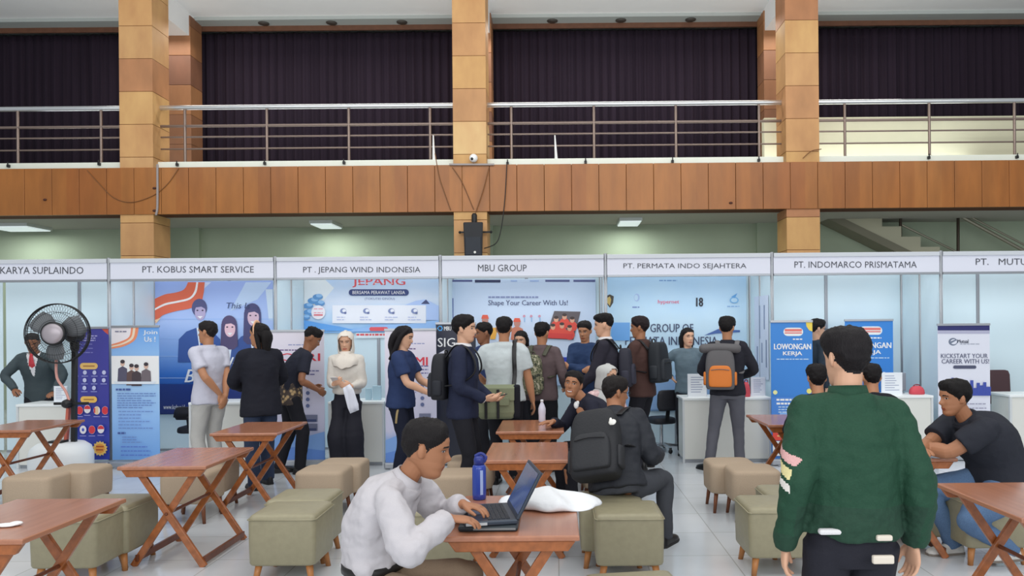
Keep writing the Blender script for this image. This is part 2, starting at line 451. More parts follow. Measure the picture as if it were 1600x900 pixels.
curtain(XCOL[2] + 0.02, XCOL[3] - 0.02, 'black curtain behind the balcony railing between the middle and right columns', 3)
curtain(XCOL[3] + 0.02, 12.0, 'black curtain above the cream parapet, right of the right column', 4)

# ------------------------------------------------------------------ railings
m_rail = M('bright_steel', (206, 208, 210), 0.28, 0.85); m_post = M('dull_steel', (134, 118, 110), 0.4, 0.6)
YR = YC + 0.25
def railing(x0, x1, posts, label):
    t = thing('balcony_railing', label, 'railing', ((x0 + x1) / 2, YR, 4.685), 0, 'balcony railings')
    g = MB(); g.tube([(x0, YR, 5.70), (x1, YR, 5.70)], 0.045, 12); g.build('top_rail', m_rail, t)
    for z, r in ((5.36, 0.026), (5.16, 0.016), (4.94, 0.016)):
        g = MB(); g.tube([(x0, YR, z), (x1, YR, z)], r, 8); g.build('rail', m_post, t)
    for px_ in posts:
        x = pix(px_, 200, YR).x
        g = MB(); g.tube([(x, YR, 4.68), (x, YR, 5.68)], 0.026, 8); g.lathe([(0.05, 4.685), (0.05, 4.70), (0.03, 4.705)], (x, YR, 0), 12); g.build('post', m_post, t)
hw = 0.31
railing(-13.0, XCOL[1] - hw, (-102, 28, 158), 'steel balcony railing left of the left column')
railing(XCOL[1] + hw, XCOL[2] - hw, (289, 417, 545, 672), 'steel balcony railing between the left and middle columns')
railing(XCOL[2] + hw, XCOL[3] - hw, (799, 928, 1056, 1186), 'steel balcony railing between the middle and right columns')
railing(XCOL[3] + hw, 11.5, (1320, 1452, 1585), 'steel balcony railing right of the right column, before the cream parapet')
# little black clips along the curb
m_blk = M('black_plastic', (26, 26, 28), 0.45)
clips = [(12, 259, 'leftmost'), (154, 256, 'left of the left column'), (276, 257, 'just right of the left column'), (413, 255, 'second right of the left column'), (537, 254, 'midway between left and middle columns'),
         (793, 255, 'just right of the middle column'), (915, 253, 'second right of the middle column'), (1051, 252, 'third right of the middle column'), (1186, 250, 'just left of the right column'), (1452, 246, 'first right of the right column'), (1590, 245, 'near the right edge of view')]
for px_, py_, wh in clips:
    p = pix(px_, py_, YC + 0.1); g = MB()
    g.cbox((p.x, YC + 0.12, p.z), (0.045, 0.05, 0.05)); g.tube([(p.x, YC + .1, p.z + .02), (p.x, YC + .1, p.z + .06)], 0.012, 6)
    tag(g.build('cable_clip', m_blk, None, 0.006), 'small black clip on the white curb, ' + wh, 'clip', 'black clips on the balcony curb')
# downlights in the soffit
m_dl = M('downlight_rim', (70, 66, 62), 0.5)
for px_, wh in ((412, 'first'), (518, 'second'), (628, 'third')):
    p = pix(px_, 31, 15.72); t = thing('downlight', 'round recessed downlight above the curtain left of the middle column, %s from left' % wh, 'downlight', (p.x, 15.72, 7.865), 0, 'recessed downlights over the balcony')
    g = MB(); g.lathe([(0.11, 7.865), (0.11, 7.878), (0.08, 7.879)], (p.x, 15.72, 0), 16); g.build('rim', m_dl, t)
    g = MB(); g.lathe([(0.075, 7.868), (0.06, 7.879)], (p.x, 15.72, 0), 16); g.build('lens', M('lens_grey', (120, 118, 112), 0.3), t)
for px_, wh in ((863, 'first'), (970, 'second'), (1079, 'third')):
    p = pix(px_, 27, 15.72); t = thing('downlight', 'round recessed downlight above the curtain right of the middle column, %s from left' % wh, 'downlight', (p.x, 15.72, 7.865), 0, 'recessed downlights over the balcony')
    g = MB(); g.lathe([(0.11, 7.865), (0.11, 7.878), (0.08, 7.879)], (p.x, 15.72, 0), 16); g.build('rim', m_dl, t)
    g = MB(); g.lathe([(0.075, 7.868), (0.06, 7.879)], (p.x, 15.72, 0), 16); g.build('lens', M('lens_grey', (120, 118, 112), 0.3), t)
# tube-light boxes under the balcony
m_lit = M('lit_diffuser', (225, 240, 240), 0.5)
m_lit.node_tree.nodes['Principled BSDF'].inputs['Emission Color'].default_value = (0.85, 0.97, 1, 1)
m_lit.node_tree.nodes['Principled BSDF'].inputs['Emission Strength'].default_value = 0.45
m_hous = M('lamp_housing', (190, 196, 194), 0.5)
for (x0, x1, px_, lab) in ((-0.2, 0.2, 507, 'tilted white lamp box under the balcony left of the middle column'), (-.2, .2, 984, 'white lamp box under the balcony right of the middle column'), (-0.5, 0.3, 30, 'long white lamp box under the balcony left of the left column')):
    c = pix(px_, 347, 15.0); t = thing('ceiling_light', lab, 'ceiling light', (c.x, 15.1, 3.62), 0, 'lamps under the balcony')
    g = MB(); g.box((c.x + x0 - .02, 14.75, 3.64), (c.x + x1 + .02, 15.5, 3.70)); g.build('housing', m_hous, t)
    g = MB(); g.box((c.x + x0, 14.78, 3.62), (c.x + x1, 15.47, 3.645)); g.build('diffuser', m_lit, t)
    area('under_balcony_lamp', (c.x + (x0 + x1) / 2, 15.0, 3.60), (x1 - x0, .6), 24, (0, 0, 0), (0.95, 1.0, 0.95))
# loudspeaker on the middle column
c = pix(741, 372, YC - 0.3)
t = thing('loudspeaker', 'black loudspeaker hung on the front of the middle column', 'speaker', (c.x, YC - 0.3, c.z - 0.3))
m_spk = M('speaker_black', (30, 31, 36), 0.55); m_grl = M('speaker_grille', (44, 48, 56), 0.6, bump=0.4, bscale=300)
g = MB()
g.loft([[V((c.x + a * wd, yy, z)) for a, yy in ((-1, YC - .48), (1, YC - .48), (1.0 * .8, YC - .14), (-.8, YC - .14))] for z, wd in ((c.z - .36, .155), (c.z + .26, .175))], 0, False)
g.build('cabinet', m_spk, t, 0.02)
g = MB(); g.box((c.x - .135, YC - .495, c.z - .32), (c.x + .135, YC - .475, c.z + .0)); g.build('grille', m_grl, t, 0.02)
g = MB(); g.lathe([(0.11, 0), (0.07, -.03), (0.02, -.04)], (0, 0, 0), 20); g.xf(Matrix.Translation((c.x, YC - .475, c.z + .14)) @ Matrix.Rotation(R(-90), 4, 'X') @ Matrix.Scale(-1, 4, (0, 0, 1))); g.build('horn', M('horn_blue', (48, 54, 66), .5), t)
g = MB(); g.ell((c.x + .03, YC - .5, c.z - .27), (0.022, 0.008, 0.022)); g.build('badge', M('badge_white', (220, 220, 215), .4), t)
g = MB(); g.bar((c.x - .28, YC - .09, c.z + .13), (c.x + .28, YC - .09, c.z + .13), .03, .03, (0, 0, 1)); g.bar((c.x, YC - .07, c.z + .18), (c.x, YC - .28, c.z + .3), .06, .04)
g.tube([(c.x, YC - .26, c.z + .24), (c.x, YC - .26, c.z + .40)], .05, 8); g.ell((c.x - .28, YC - .09, c.z + .13), (.025, .025, .025)); g.ell((c.x + .28, YC - .09, c.z + .13), (.025, .025, .025)); g.build('bracket', m_blk, t)
# dome camera
c = pix(740, 249, YC - .12)
t = thing('security_camera', 'white dome security camera at the foot of the upper middle column', 'camera', (c.x, YC - .1, c.z))
g = MB(); g.ell((c.x, YC - .13, c.z + .02), (.075, .075, .075), 18, 12); g.tube([(c.x, YC - .13, c.z + .02), (c.x, YC - .06, c.z + .05)], .04, 10); g.build('housing', M('camera_white', (238, 238, 240), .3), t)
g = MB(); g.ell((c.x - .02, YC - .19, c.z - .005), (.026, .026, .026)); g.build('lens', m_blk, t)
# loose cables
def cable(pts, d, r, mat, label):
    g = MB(); g.tube([pix(x, y, d) for x, y in pts], r, 6, 0, 6); tag(g.build('cable', mat), label, 'cable', 'loose cables on the balcony front')
m_wbr = M('brown_cable', (120, 80, 48), .6)
cable([(680, 240), (686, 275), (694, 300), (704, 328)], YC - .075, .008, m_wbr, 'thin cable curving down the beam left of the middle column')
cable([(707, 262), (722, 285), (740, 327)], YC - .075, .008, m_wbr, 'thin slanting cable above the loudspeaker, on its left')
cable([(764, 262), (754, 300), (744, 330), (741, 346)], YC - .1, .008, m_wbr, 'thin cable running down into the top of the loudspeaker')
cable([(792, 256), (789, 310), (783, 358), (775, 380), (757, 388)], YC - .12, .009, m_blk, 'black cable hanging right of the loudspeaker')
cable([(136, 266), (155, 287), (178, 309), (206, 316), (240, 305), (262, 287), (279, 263)], YC - .075, .006, m_wbr, 'thin cable sagging in a bow across the beam at the left column')
cable([(246, 258), (246, 320), (244, 335)], YC - .08, .022, M('grey_conduit', (150, 142, 140), .5), 'grey conduit running down the beam beside the left column')
cable([(1255, 247), (1268, 236), (1283, 233)], YC - .08, .008, m_wbr, 'short cable rising across the foot of the upper right column')
g = MB(); g.bar(pix(702, 257, YC - .09), pix(772, 257, YC - .09), .03, .03, (0, 0, 1)); tag(g.build('conduit', M('grey_conduit', (150, 142, 140), .5)), 'grey horizontal conduit under the dome camera', 'conduit')
for a, b_, lab in (((677, 212), (678, 242), 'white taped post foot on the railing left of the middle column'), ((867, 212), (869, 243), 'thin white rolled banner leaning in the railing right of the middle column')):
    p0 = pix(*a, YC + .2); p1 = pix(*b_, YC + .2); p1.z = 4.685; g = MB(); g.tube([p0, p1], [.012, .03], 8); tag(g.build('rolled_banner', M('camera_white', (238, 238, 240), .3)), lab, 'banner')
# screw plates and a pale scratch on the beam
for px_, py_, lab in ((70, 312, 'dark knob on the left end of the wooden beam'), (241, 294, 'upper dark plug beside the conduit by the left column'), (241, 329, 'lower dark plug beside the conduit by the left column'), (1142, 317, 'dark slot near the bottom of the wooden beam right of the middle column')):
    p = pix(px_, py_, YC - .07); g = MB(); g.ell((p.x, YC - .065, p.z), (.035, .02, .022), 10, 6); tag(g.build('wall_plug', M('plug_brown', (74, 38, 28), .6)), lab, 'plug')
# ================================================================== exhibition booths
YF, YB = 9.23, 10.28
PXS = [-92, 170, 430, 688, 946, 1206, 1470, 1734]
XP = [pix(px_, 420, YF).x for px_ in PXS]
m_alu = M('grey_aluminium', (150, 154, 160), 0.35, 0.5); m_pan = M('white_booth_panel', (206, 224, 232), 0.45); m_fas = M('white_fascia', (216, 218, 230), 0.5); m_let = M('grey_lettering', (74, 76, 84), 0.6)
BN = ['purple flag banner', 'big blue portrait banner', 'snowy pale banner with red lettering', 'pale banner with the slanted photo', 'pale blue banner with a shield emblem', 'two blue roll-ups', 'white roll-up with navy skyline']
heads = [('A KARYA SUPLAINDO', -14, 131, 417, 428), ('PT. KOBUS SMART SERVICE', 223, 397, 416, 426), ('PT . JEPANG WIND INDONESIA', 474, 657, 417, 428.5), ('MBU GROUP', 747, 823, 413.5, 424),
         ('PT. PERMATA INDO SEJAHTERA', 974, 1166, 411.5, 421.5), ('PT. INDOMARCO PRISMATAMA', 1241, 1432, 408.5, 418.5), ('PT.   MUTUA', 1524, 1616, 404, 414)]
ZF0, ZF1 = 2.205, 2.478
for i in range(7):
    x0, x1 = XP[i], XP[i + 1]
    t = thing('fascia_board', 'white name board over the booth with the ' + BN[i], 'fascia board', ((x0 + x1) / 2, YF, ZF0), 0, 'name boards along the booths')
    g = MB(); g.box((x0 + .02, YF - .006, ZF0 + .02), (x1 - .02, YF + .006, ZF1 - .045)); g.build('panel', m_fas, t)
    g = MB(); g.box((x0 + .02, YF - .022, ZF1 - .05), (x1 - .02, YF + .02, ZF1)); g.build('top_rail', M('rail_white', (196, 200, 206), .4), t, .003)
    g = MB(); g.box((x0 + .02, YF - .02, ZF0), (x1 - .02, YF + .02, ZF0 + .028)); g.build('bottom_rail', m_alu, t, .003)
    s_, a, b_, ya, yb = heads[i]; vs_, fs = glyphs(s_, 0.0)
    g = MB(); q = []
    for u, v in vs_:
        p = pix(a + (b_ - a) * u, yb + (ya - yb) * v, YF); q.append((p.x, YF - .009, p.z))
    g.add(q, fs); g.build('lettering', m_let, t)
    # back wall of two panels
    t = thing('booth_back_wall', 'white two-panel back wall of the booth with the ' + BN[i], 'partition', ((x0 + x1) / 2, YB, 0), 0, 'back walls of the booths')
    for k in range(2):
        a = x0 + (x1 - x0) * k / 2; b2 = x0 + (x1 - x0) * (k + 1) / 2
        g = MB(); g.box((a + .022, YB, 0.03), (b2 - .022, YB + .01, 2.44)); g.build('panel', m_pan, t)
    g = MB(); xm = (x0 + x1) / 2; g.box((xm - .02, YB - .012, 0), (xm + .02, YB + .02, 2.45)); g.build('upright', m_alu, t, .004)
    for z in (0.0, 2.42):
        g = MB(); g.box((x0 + .022, YB - .01, z), (x1 - .022, YB + .015, z + .03)); g.build('rail', m_alu, t)
    area('booth_tube_lamp', ((x0 + x1) / 2, YF + .12, 2.36), (1.5, 0.06), 4, (R(-15), 0, 0), (0.93, 0.98, 1.0))
x0 = XP[0] - 2.0
t = thing('booth_back_wall', 'white back wall of the booth cut off by the left edge of view', 'partition', (XP[0] - 1, YB, 0), 0, 'back walls of the booths')
for k in range(2):
    g = MB(); g.box((x0 + k + .022, YB, .03), (x0 + k + .978, YB + .01, 2.44)); g.build('panel', m_pan, t)
g = MB(); g.box((x0 + .98, YB - .012, 0), (x0 + 1.02, YB + .02, 2.45)); g.build('upright', m_alu, t)
PN = ['off the left edge of view', 'left of the big blue portrait banner', 'right of the big blue portrait banner', 'left of the pale banner with the slanted photo', 'left of the shield banner', 'left of the blue roll-ups', 'left of the navy skyline roll-up', 'at the far right end']
for i in range(1, 7):
    x = XP[i]
    t = thing('booth_side_wall', 'white side partition with aluminium posts standing ' + PN[i], 'partition', (x, YF, 0), 0, 'side walls between the booths')
    g = MB(); g.box((x - .005, YF + .03, .05), (x + .005, (YF + YB) / 2 - .02, 2.44)); g.build('panel', m_pan, t)
    g = MB(); g.box((x - .005, (YF + YB) / 2 + .02, .05), (x + .005, YB - .03, 2.44)); g.build('panel', m_pan, t)
    for y in (YF, (YF + YB) / 2, YB):
        g = MB(); r_ = .02; g.lathe([(r_, 0), (r_, 2.49)], (x, y, 0), 8); g.build('post', m_alu, t)
# ------------------------------------------------------------------ reception counters
m_ctr = M('white_counter', (214, 214, 208), 0.4); m_ctop = M('counter_top', (226, 230, 230), 0.3)
def counter(x0p, x1p, topy, label, y0=9.02, dep=0.45):
    a = pix(x0p, topy, y0); b_ = pix(x1p, topy, y0); z = a.z
    t = thing('reception_counter', label, 'counter', ((a.x + b_.x) / 2, y0 + dep / 2, 0), 0, 'white booth counters')
    g = MB(); g.box((a.x + .02, y0 + .02, .04), (b_.x - .02, y0 + dep - .02, z - .03)); g.build('body', m_ctr, t, .008)
    g = MB(); g.box((a.x, y0, z - .03), (b_.x, y0 + dep, z)); g.build('top', m_ctop, t, .006)
    g = MB(); g.box((a.x + .03, y0 + .035, 0), (b_.x - .03, y0 + dep - .03, .045)); g.build('plinth', m_alu, t)
    for x in (a.x + .015, b_.x - .015):
        g = MB(); g.box((x - .012, y0 + .005, 0), (x + .012, y0 + .035, z - .03)); g.build('corner_post', M('post_white', (200, 204, 206), .4), t)
    return z, y0
ZC1, _ = counter(24, 108, 632, 'white counter in front of the man in a suit and red tie, far left')
ZC2, _ = counter(294, 406, 629, 'white counter before the big blue portrait banner')
ZC3, _ = counter(512, 600, 628, 'white counter behind the woman in a cream headscarf')
ZC4, _ = counter(1066, 1205, 622, 'white counter behind the man with the orange backpack')
ZC5, _ = counter(1330, 1459, 619, 'white counter with a framed notice and a red bag on it')
ZC6, _ = counter(1578, 1740, 617, 'white counter at the right edge of view')
# ================================================================== wall banners and roll-ups
W = (240, 243, 250); INK = (70, 80, 110)
def wall_banner(art, name, label, group='printed banners on the booth back walls'):
    o = art.build(name); tag(o, label, 'banner', group); return o
YW = YB - 0.025
# --- big blue portrait banner
A = Art(YW, (242, 440, 428, 646), grad('blue_portrait_print', [(0, (22, 48, 120)), (.12, (28, 70, 160)), (.3, (52, 112, 196)), (.45, (120, 160, 220)), (.7, (168, 190, 235)), (1, (150, 172, 226))]))
A.poly([(300, 441), (330, 441), (300, 468), (280, 470)], (196, 206, 240)); A.poly([(384, 441), (424, 441), (402, 468), (360, 486)], (184, 204, 242)); A.poly([(415, 452), (427, 452), (427, 500), (420, 500)], (200, 216, 246))
for y in (498, 528, 556, 590): A.rect(242, y, 428, y + 1.2, (150, 182, 230))
# ribbon
def rib(a, b_, c):
    A.strip(a, b_, c)
u = [(242, 472), (256, 463), (272, 458), (286, 454), (298, 447), (304, 441)]; l1 = [(242, 484), (256, 476), (272, 471), (288, 468), (300, 460), (307, 450), (310, 441)]
import itertools
def res(pts, n=14): return [tuple(p) for p in catmull([np.array(p) for p in pts], 4)][:: 1]
def ribbon(pa, pb, c):
    a, b_ = res(pa), res(pb); n = min(len(a), len(b_))
    a = [a[round(i * (len(a) - 1) / (n - 1))] for i in range(n)]; b_ = [b_[round(i * (len(b_) - 1) / (n - 1))] for i in range(n)]
    A.strip(a, b_, c)
ribbon([(242, 467), (258, 460), (275, 457), (288, 452), (294, 441)], [(242, 504), (254, 493), (276, 486), (300, 481), (316, 470), (320, 441)], (216, 104, 76))
ribbon([(242, 482), (258, 474), (277, 470), (296, 465), (304, 455), (307, 441)], [(242, 485), (259, 477), (278, 473), (297, 468), (307, 457), (310, 441)], (244, 228, 226))
A.poly([(242, 500), (252, 496), (244, 506)], (246, 196, 160))
# three printed portraits
def portrait(x, y, w_, hair, face, coat, hairlen, sh):
    A.poly([(x - sh, y + 82), (x - sh * .95, y + 46), (x - sh * .6, y + 34), (x - w_ * .3, y + 28), (x + w_ * .3, y + 28), (x + sh * .6, y + 34), (x + sh * .95, y + 46), (x + sh, y + 82)], coat)
    A.poly([(x - w_ * .3, y + 28), (x + w_ * .3, y + 28), (x, y + 62)], (214, 222, 240))
    A.disc(x, y - 3, w_ * .8, w_ * .95, hair)
    if hairlen: A.poly([(x - w_ * .82, y - 4), (x + w_ * .82, y - 4), (x + w_ * .9, y + hairlen), (x + w_ * .5, y + hairlen + 6), (x - w_ * .5, y + hairlen + 6), (x - w_ * .9, y + hairlen)], hair)
    A.disc(x + w_ * .08, y + 4, w_ * .56, w_ * .84, face); A.poly([(x - w_ * .6, y - 3), (x - w_ * .2, y - w_ * .7), (x + w_ * .5, y - w_ * .7), (x + w_ * .66, y - 1), (x + w_ * .2, y - w_ * .32)], hair)
    A.poly([(x - w_ * .2, y + 10), (x + w_ * .36, y + 10), (x + w_ * .08, y + 14)], (240, 236, 238))
    for dx in (-.2, .34): A.disc(x + w_ * dx, y + 1, 1.6, 1.1, (60, 50, 70))
portrait(312, 484, 15, (82, 84, 124), (176, 164, 196), (60, 88, 152), 0, 34)
portrait(395, 492, 16, (74, 72, 112), (206, 176, 192), (58, 84, 146), 40, 30)
portrait(359, 510, 15, (84, 74, 108), (226, 188, 198), (60, 86, 146), 30, 26)
A.text('This Is ...', 355, 473, 404, 482, (56, 70, 110), .01, .2)
A.rect(242, 600, 428, 646, grad('deep_blue_foot', [(0, (30, 44, 108)), (1, (34, 84, 172))]))
A.text('Ja', 355, 558, 374, 573, W, .02, .3); A.text('B', 290, 577, 306, 597, W, .03, .3); A.text('n', 368, 580, 378, 594, W, .03, .3)
A.text('www.kobus.id', 257, 632, 290, 639, W, .005)
wall_banner(A, 'wall_banner', 'big blue banner with an orange ribbon and three portraits on the second booth wall')
# --- snowy pale banner
A = Art(YW, (475, 434, 686, 519), grad('snow_print', [(0, (120, 176, 226)), (.25, (178, 206, 240)), (.6, (206, 216, 244)), (1, (176, 202, 240))], noisy=.35))
A.poly([(475, 434), (505, 434), (522, 450), (500, 476), (475, 480)], (222, 228, 246))
A.text('JEPANG', 551, 434, 633, 449, (216, 84, 92), .03)
for x in (559, 572, 585, 598, 611, 624): A.rect(x, 442, x + 3, 443.2, (250, 250, 255))
A.pill(545, 452, 639, 462, (52, 66, 116)); A.text('BERSAMA PERAWAT LANSIA', 551, 454.4, 633, 459.6, W, .01)
A.text('(TOKUTEI GINOU)', 570, 465, 617, 469.5, (96, 110, 150), .01)
for x, y, r in ((482, 478, 8), (490, 470, 9), (497, 464, 8), (484, 488, 9), (500, 474, 8), (478, 496, 7)):
    A.disc(x, y, r, r * .55, (92, 144, 196)); A.disc(x + 2, y - 2, r * .6, r * .35, (140, 182, 222))
A.poly([(475, 517), (475, 500), (500, 505), (530, 510), (560, 517)], (96, 158, 222)); A.poly([(540, 518), (590, 508), (640, 506), (686, 500), (686, 518)], (146, 184, 230))
A.poly([(630, 478), (650, 470), (664, 468), (674, 472), (686, 478), (686, 500), (630, 500)], (170, 192, 232)); A.poly([(658, 475), (666, 468), (672, 475)], (60, 68, 110))
A.disc(498, 488, 11, 11, (236, 226, 240)); A.lines(491, 505, 482, 488, 2, (226, 150, 160), 1.4); A.rect(491, 491, 505, 493.5, (216, 110, 120))
A.rect(520, 477, 666, 505, (222, 224, 246))
for x in (537, 573, 612, 648):
    A.disc(x, 486, 5, 4.2, (120, 134, 176)); A.disc(x + 1.5, 485.5, 3, 2.6, (222, 224, 246)); A.disc(x + 3, 489, 2.2, 1.8, (92, 104, 150)); A.lines(x - 10, x + 10, 495, 499, 2, (170, 178, 212), 1.2, x)
A.pill(578, 511, 607, 517, (216, 84, 92))
wall_banner(A, 'wall_banner', 'pale snowy banner with red lettering and four icons on the third booth wall')
A = Art(YW, (556, 520, 612, 528), ink(214, 226, 240)); A.lines(557, 607, 521.5, 521.5, 1, (216, 84, 92), 3.0, 4)
wall_banner(A, 'paper_strip', 'narrow paper strip with red print below the snowy banner')
# --- pale banner with the slanted photo
A = Art(YW, (705, 437, 932, 602), grad('pale_violet_print', [(0, (176, 200, 240)), (.4, (200, 212, 246)), (1, (190, 208, 242))], noisy=.25))
for x0, x1 in ((705, 738), (742, 782), (852, 890), (896, 930)): A.rect(x0, 437.2, x1, 440.4, (84, 90, 136))
A.rect(742, 437.2, 782, 441.5, (52, 58, 90))
for x0, x1 in ((798, 808), (828, 842)): A.rect(x0, 438, x1, 440, (150, 176, 220))
A.lines(763, 885, 463, 463, 1, (130, 142, 182), 2.6, 5); A.text('Shape Your Career With Us!', 763, 469, 887, 479.5, (70, 80, 118), .014)
A.rect(705, 466, 708.5, 505, (48, 78, 150))
for x, y in ((758, 500), (808, 505)):
    A.poly([(x - 10, y + 26), (x - 8, y + 8), (x, y + 4), (x + 9, y + 9), (x + 11, y + 26)], (196, 120, 96)); A.disc(x, y, 5, 6.5, (186, 130, 116)); A.poly([(x - 6, y - 2), (x - 4, y - 8), (x + 4, y - 8), (x + 6, y - 2)], (220, 92, 70))
for x in (819, 830, 843): A.rect(x, 496, x + 1.5, 503, (140, 180, 216)); A.disc(x, 494, 2, 2, (200, 140, 160))
A.poly([(768, 512), (778, 512), (774, 530), (766, 530)], (236, 170, 70))
A.poly([(866, 486), (907, 487), (896, 531), (852, 529)], (96, 88, 92))
for x, y in ((869, 500), (882, 496), (894, 501), (864, 512), (878, 510), (890, 514)):
    A.disc(x, y + 9, 8, 8, (216, 76, 62)); A.disc(x, y - 1, 3.6, 4.4, (214, 160, 132)); A.disc(x, y - 4, 3.6, 2.4, (66, 52, 50))
A.poly([(858, 520), (896, 522), (894, 530), (853, 528)], (206, 62, 58))
A.rect(868, 558, 906, 578, (44, 64, 176)); A.lines(882, 902, 565, 569, 2, (220, 170, 210), 1.6); A.rect(862, 578, 906, 580, W)
wall_banner(A, 'wall_banner', 'pale banner with a slanted photo of orange uniforms on the fourth booth wall')
# --- pale blue banner with shield emblem
A = Art(YW, (944, 432, 1168, 641), grad('pale_blue_print', [(0, (150, 190, 236)), (.3, (178, 208, 244)), (.6, (190, 216, 246)), (1, (170, 204, 244))], noisy=.4))
A.lines(1030, 1058, 437.5, 437.5, 1, (110, 150, 200), 1.8, 3)
A.poly([(946, 463), (953, 460), (959, 463), (958, 473), (953, 481), (947, 473)], (70, 62, 56)); A.poly([(948, 466), (953, 463), (955, 468), (953, 478), (948, 472)], (206, 176, 104))
A.disc(995, 465, 4.5, 6, (160, 184, 222)); A.disc(994, 465, 3, 4.4, (184, 210, 244)); A.lines(988, 1005, 479, 479, 1, (120, 140, 190), 2, 6)
A.text('hypernet', 1028, 468.5, 1061, 476, (216, 100, 128), .02); A.text('18', 1088, 465, 1098, 479, (42, 44, 56), .06)
A.disc(1147, 469, 7, 5, (120, 176, 220)); A.disc(1147, 469, 5, 3.4, (180, 210, 245)); A.poly([(1142, 464), (1152, 458), (1148, 466)], (100, 160, 214)); A.lines(1136, 1155, 478, 478, 1, (130, 170, 214), 1.4, 8)
A.text('GROUP OF', 1016, 506, 1083, 519, (66, 76, 104), .02); A.text('PERMATA INDONESIA', 977, 526, 1121, 539, (66, 76, 104), .02)
A.rect(955, 504, 984, 532, grad('sea_photo', [(0, (186, 208, 240)), (.35, (96, 160, 220)), (1, (120, 170, 226))])); A.poly([(1100, 524), (1122, 514), (1156, 516), (1156, 519), (1120, 521)], (70, 100, 160))
A.poly([(946, 600), (985, 590), (1020, 598), (1060, 585), (1100, 600), (1167, 592), (1167, 640), (946, 640)], (150, 184, 226))
A.lines(1120, 1150, 549, 549, 1, (130, 160, 200), 2, 5)
wall_banner(A, 'wall_banner', 'pale blue banner with dark capitals and a gold shield on the fifth booth wall')
# poster on the partition left of the blue roll-ups (faces left, seen edge-on)
xs = XP[5] - 0.012
g = MB(); a = pix(1190, 462, 9.6); b_ = pix(1190, 592, 9.6); g.box((xs - .004, 9.35, b_.z), (xs, 10.0, a.z), 0)
for k, (y0, z0, hh) in enumerate(((9.42, .15, .34), (9.5, .62, .3), (9.62, .2, .25), (9.72, .5, .42), (9.84, .1, .3))):
    g.box((xs - .006, y0, b_.z + z0), (xs - .004, y0 + .05, b_.z + z0 + hh), 1)
tag(g.build('poster', [ink(206, 214, 232), ink(126, 138, 168)]), 'white poster with blue print on the partition left of the blue roll-ups', 'poster')

# --- roll-ups: sheet + cassette base + pole
m_cas = M('rollup_cassette', (170, 174, 180), 0.35, .6)
def rollup(A, name, label, y):
    x0, x1, z1 = A.ox0, A.ox1, A.oz1
    t = thing(name, label, 'roll-up banner', ((x0 + x1) / 2, y + .06, 0), 0, 'roll-up banners at the booths')
    A.build('printed_sheet', t)
    g = MB(); g.box((x0 - .01, y - .06, 0.005), (x1 + .01, y + .1, .075)); g.build('cassette', m_cas, t, .015)
    g = MB(); g.box((x0 - .005, y - .012, z1 - .01), (x1 + .005, y + .018, z1 + .018)); g.build('top_bar', m_cas, t, .004)
    g = MB(); g.tube([((x0 + x1) / 2, y + .04, .07), ((x0 + x1) / 2, y + .04, z1)], .01, 8); g.build('pole', m_cas, t)
    for s_ in (0.15, .85):
        xx = x0 + (x1 - x0) * s_; g = MB(); g.box((xx - .02, y - .12, 0), (xx + .02, y + .16, .012)); g.build('foot', m_cas, t)
    return t
YR1 = 9.1
# purple flag banner
y = 9.06; A = Art(y, (113, 513, 171, 718), grad('violet_print', [(0, (46, 66, 168)), (.5, (62, 62, 150)), (1, (74, 72, 158))]))
A.poly([(158, 513), (171, 513), (171, 523), (164, 519)], (206, 92, 76)); A.lines(124, 152, 524, 531, 3, (180, 178, 226), 1.8, 2); A.lines(118, 160, 537, 550, 3, (130, 130, 196), 1.5, 5)
A.pill(125, 567, 153, 577, (238, 190, 112)); A.rect(130, 571, 148, 573, (170, 120, 70))
for r in range(3):
    for c in range(4):
        if r == 2 and c == 3: continue
        x_, y_ = 118 + 15 * c, 582 + 12 * r; A.disc(x_, y_, 3, 3.4, (196, 200, 232)); A.rect(x_ - 5, y_ + 5, x_ + 5, y_ + 6.4, (140, 144, 204))
A.pill(127, 619, 153, 629, (240, 186, 92)); A.rect(132, 623, 148, 625, (170, 120, 60))
for x_, y_, kd in ((126, 641, 'r'), (138, 639, 'h'), (153, 641, 'v'), (166, 641, 'r'), (117, 671, 'h'), (132, 671, 'w'), (146, 671, 'r'), (160, 670, 'h'), (116, 640, 'w')):
    A.disc(x_, y_, 5.2, 6.5, (232, 228, 240))
    if kd == 'r': A.disc(x_, y_, 5, 6.2, (214, 62, 72))
    if kd == 'h': A.poly([(x_ - 5, y_), (x_ - 4, y_ - 4), (x_, y_ - 6), (x_ + 4, y_ - 4), (x_ + 5, y_)], (214, 62, 72))
    if kd == 'v': A.rect(x_ - 2.4, y_ - 6, x_ + 2.4, y_ + 6, (240, 200, 160)); A.rect(x_ - 4.6, y_ - 4, x_ - 2.4, y_ + 4, (214, 62, 72))
    if kd == 'w': A.disc(x_, y_, 2, 2.6, (70, 90, 190))
    A.rect(x_ - 5, y_ + 9, x_ + 5, y_ + 10.2, (150, 150, 210))
A.star(159, 700, 12, (246, 196, 110)); A.star(159, 700, 8.5, (240, 160, 70)); A.rect(153, 696, 165, 698, (176, 84, 50)); A.rect(153, 701, 164, 703, (176, 84, 50))
A.poly([(141, 710), (144, 703), (148, 710)], (220, 200, 226))
rollup(A, 'rollup_banner', 'tall violet roll-up with round flags and a yellow starburst behind the fan', y)
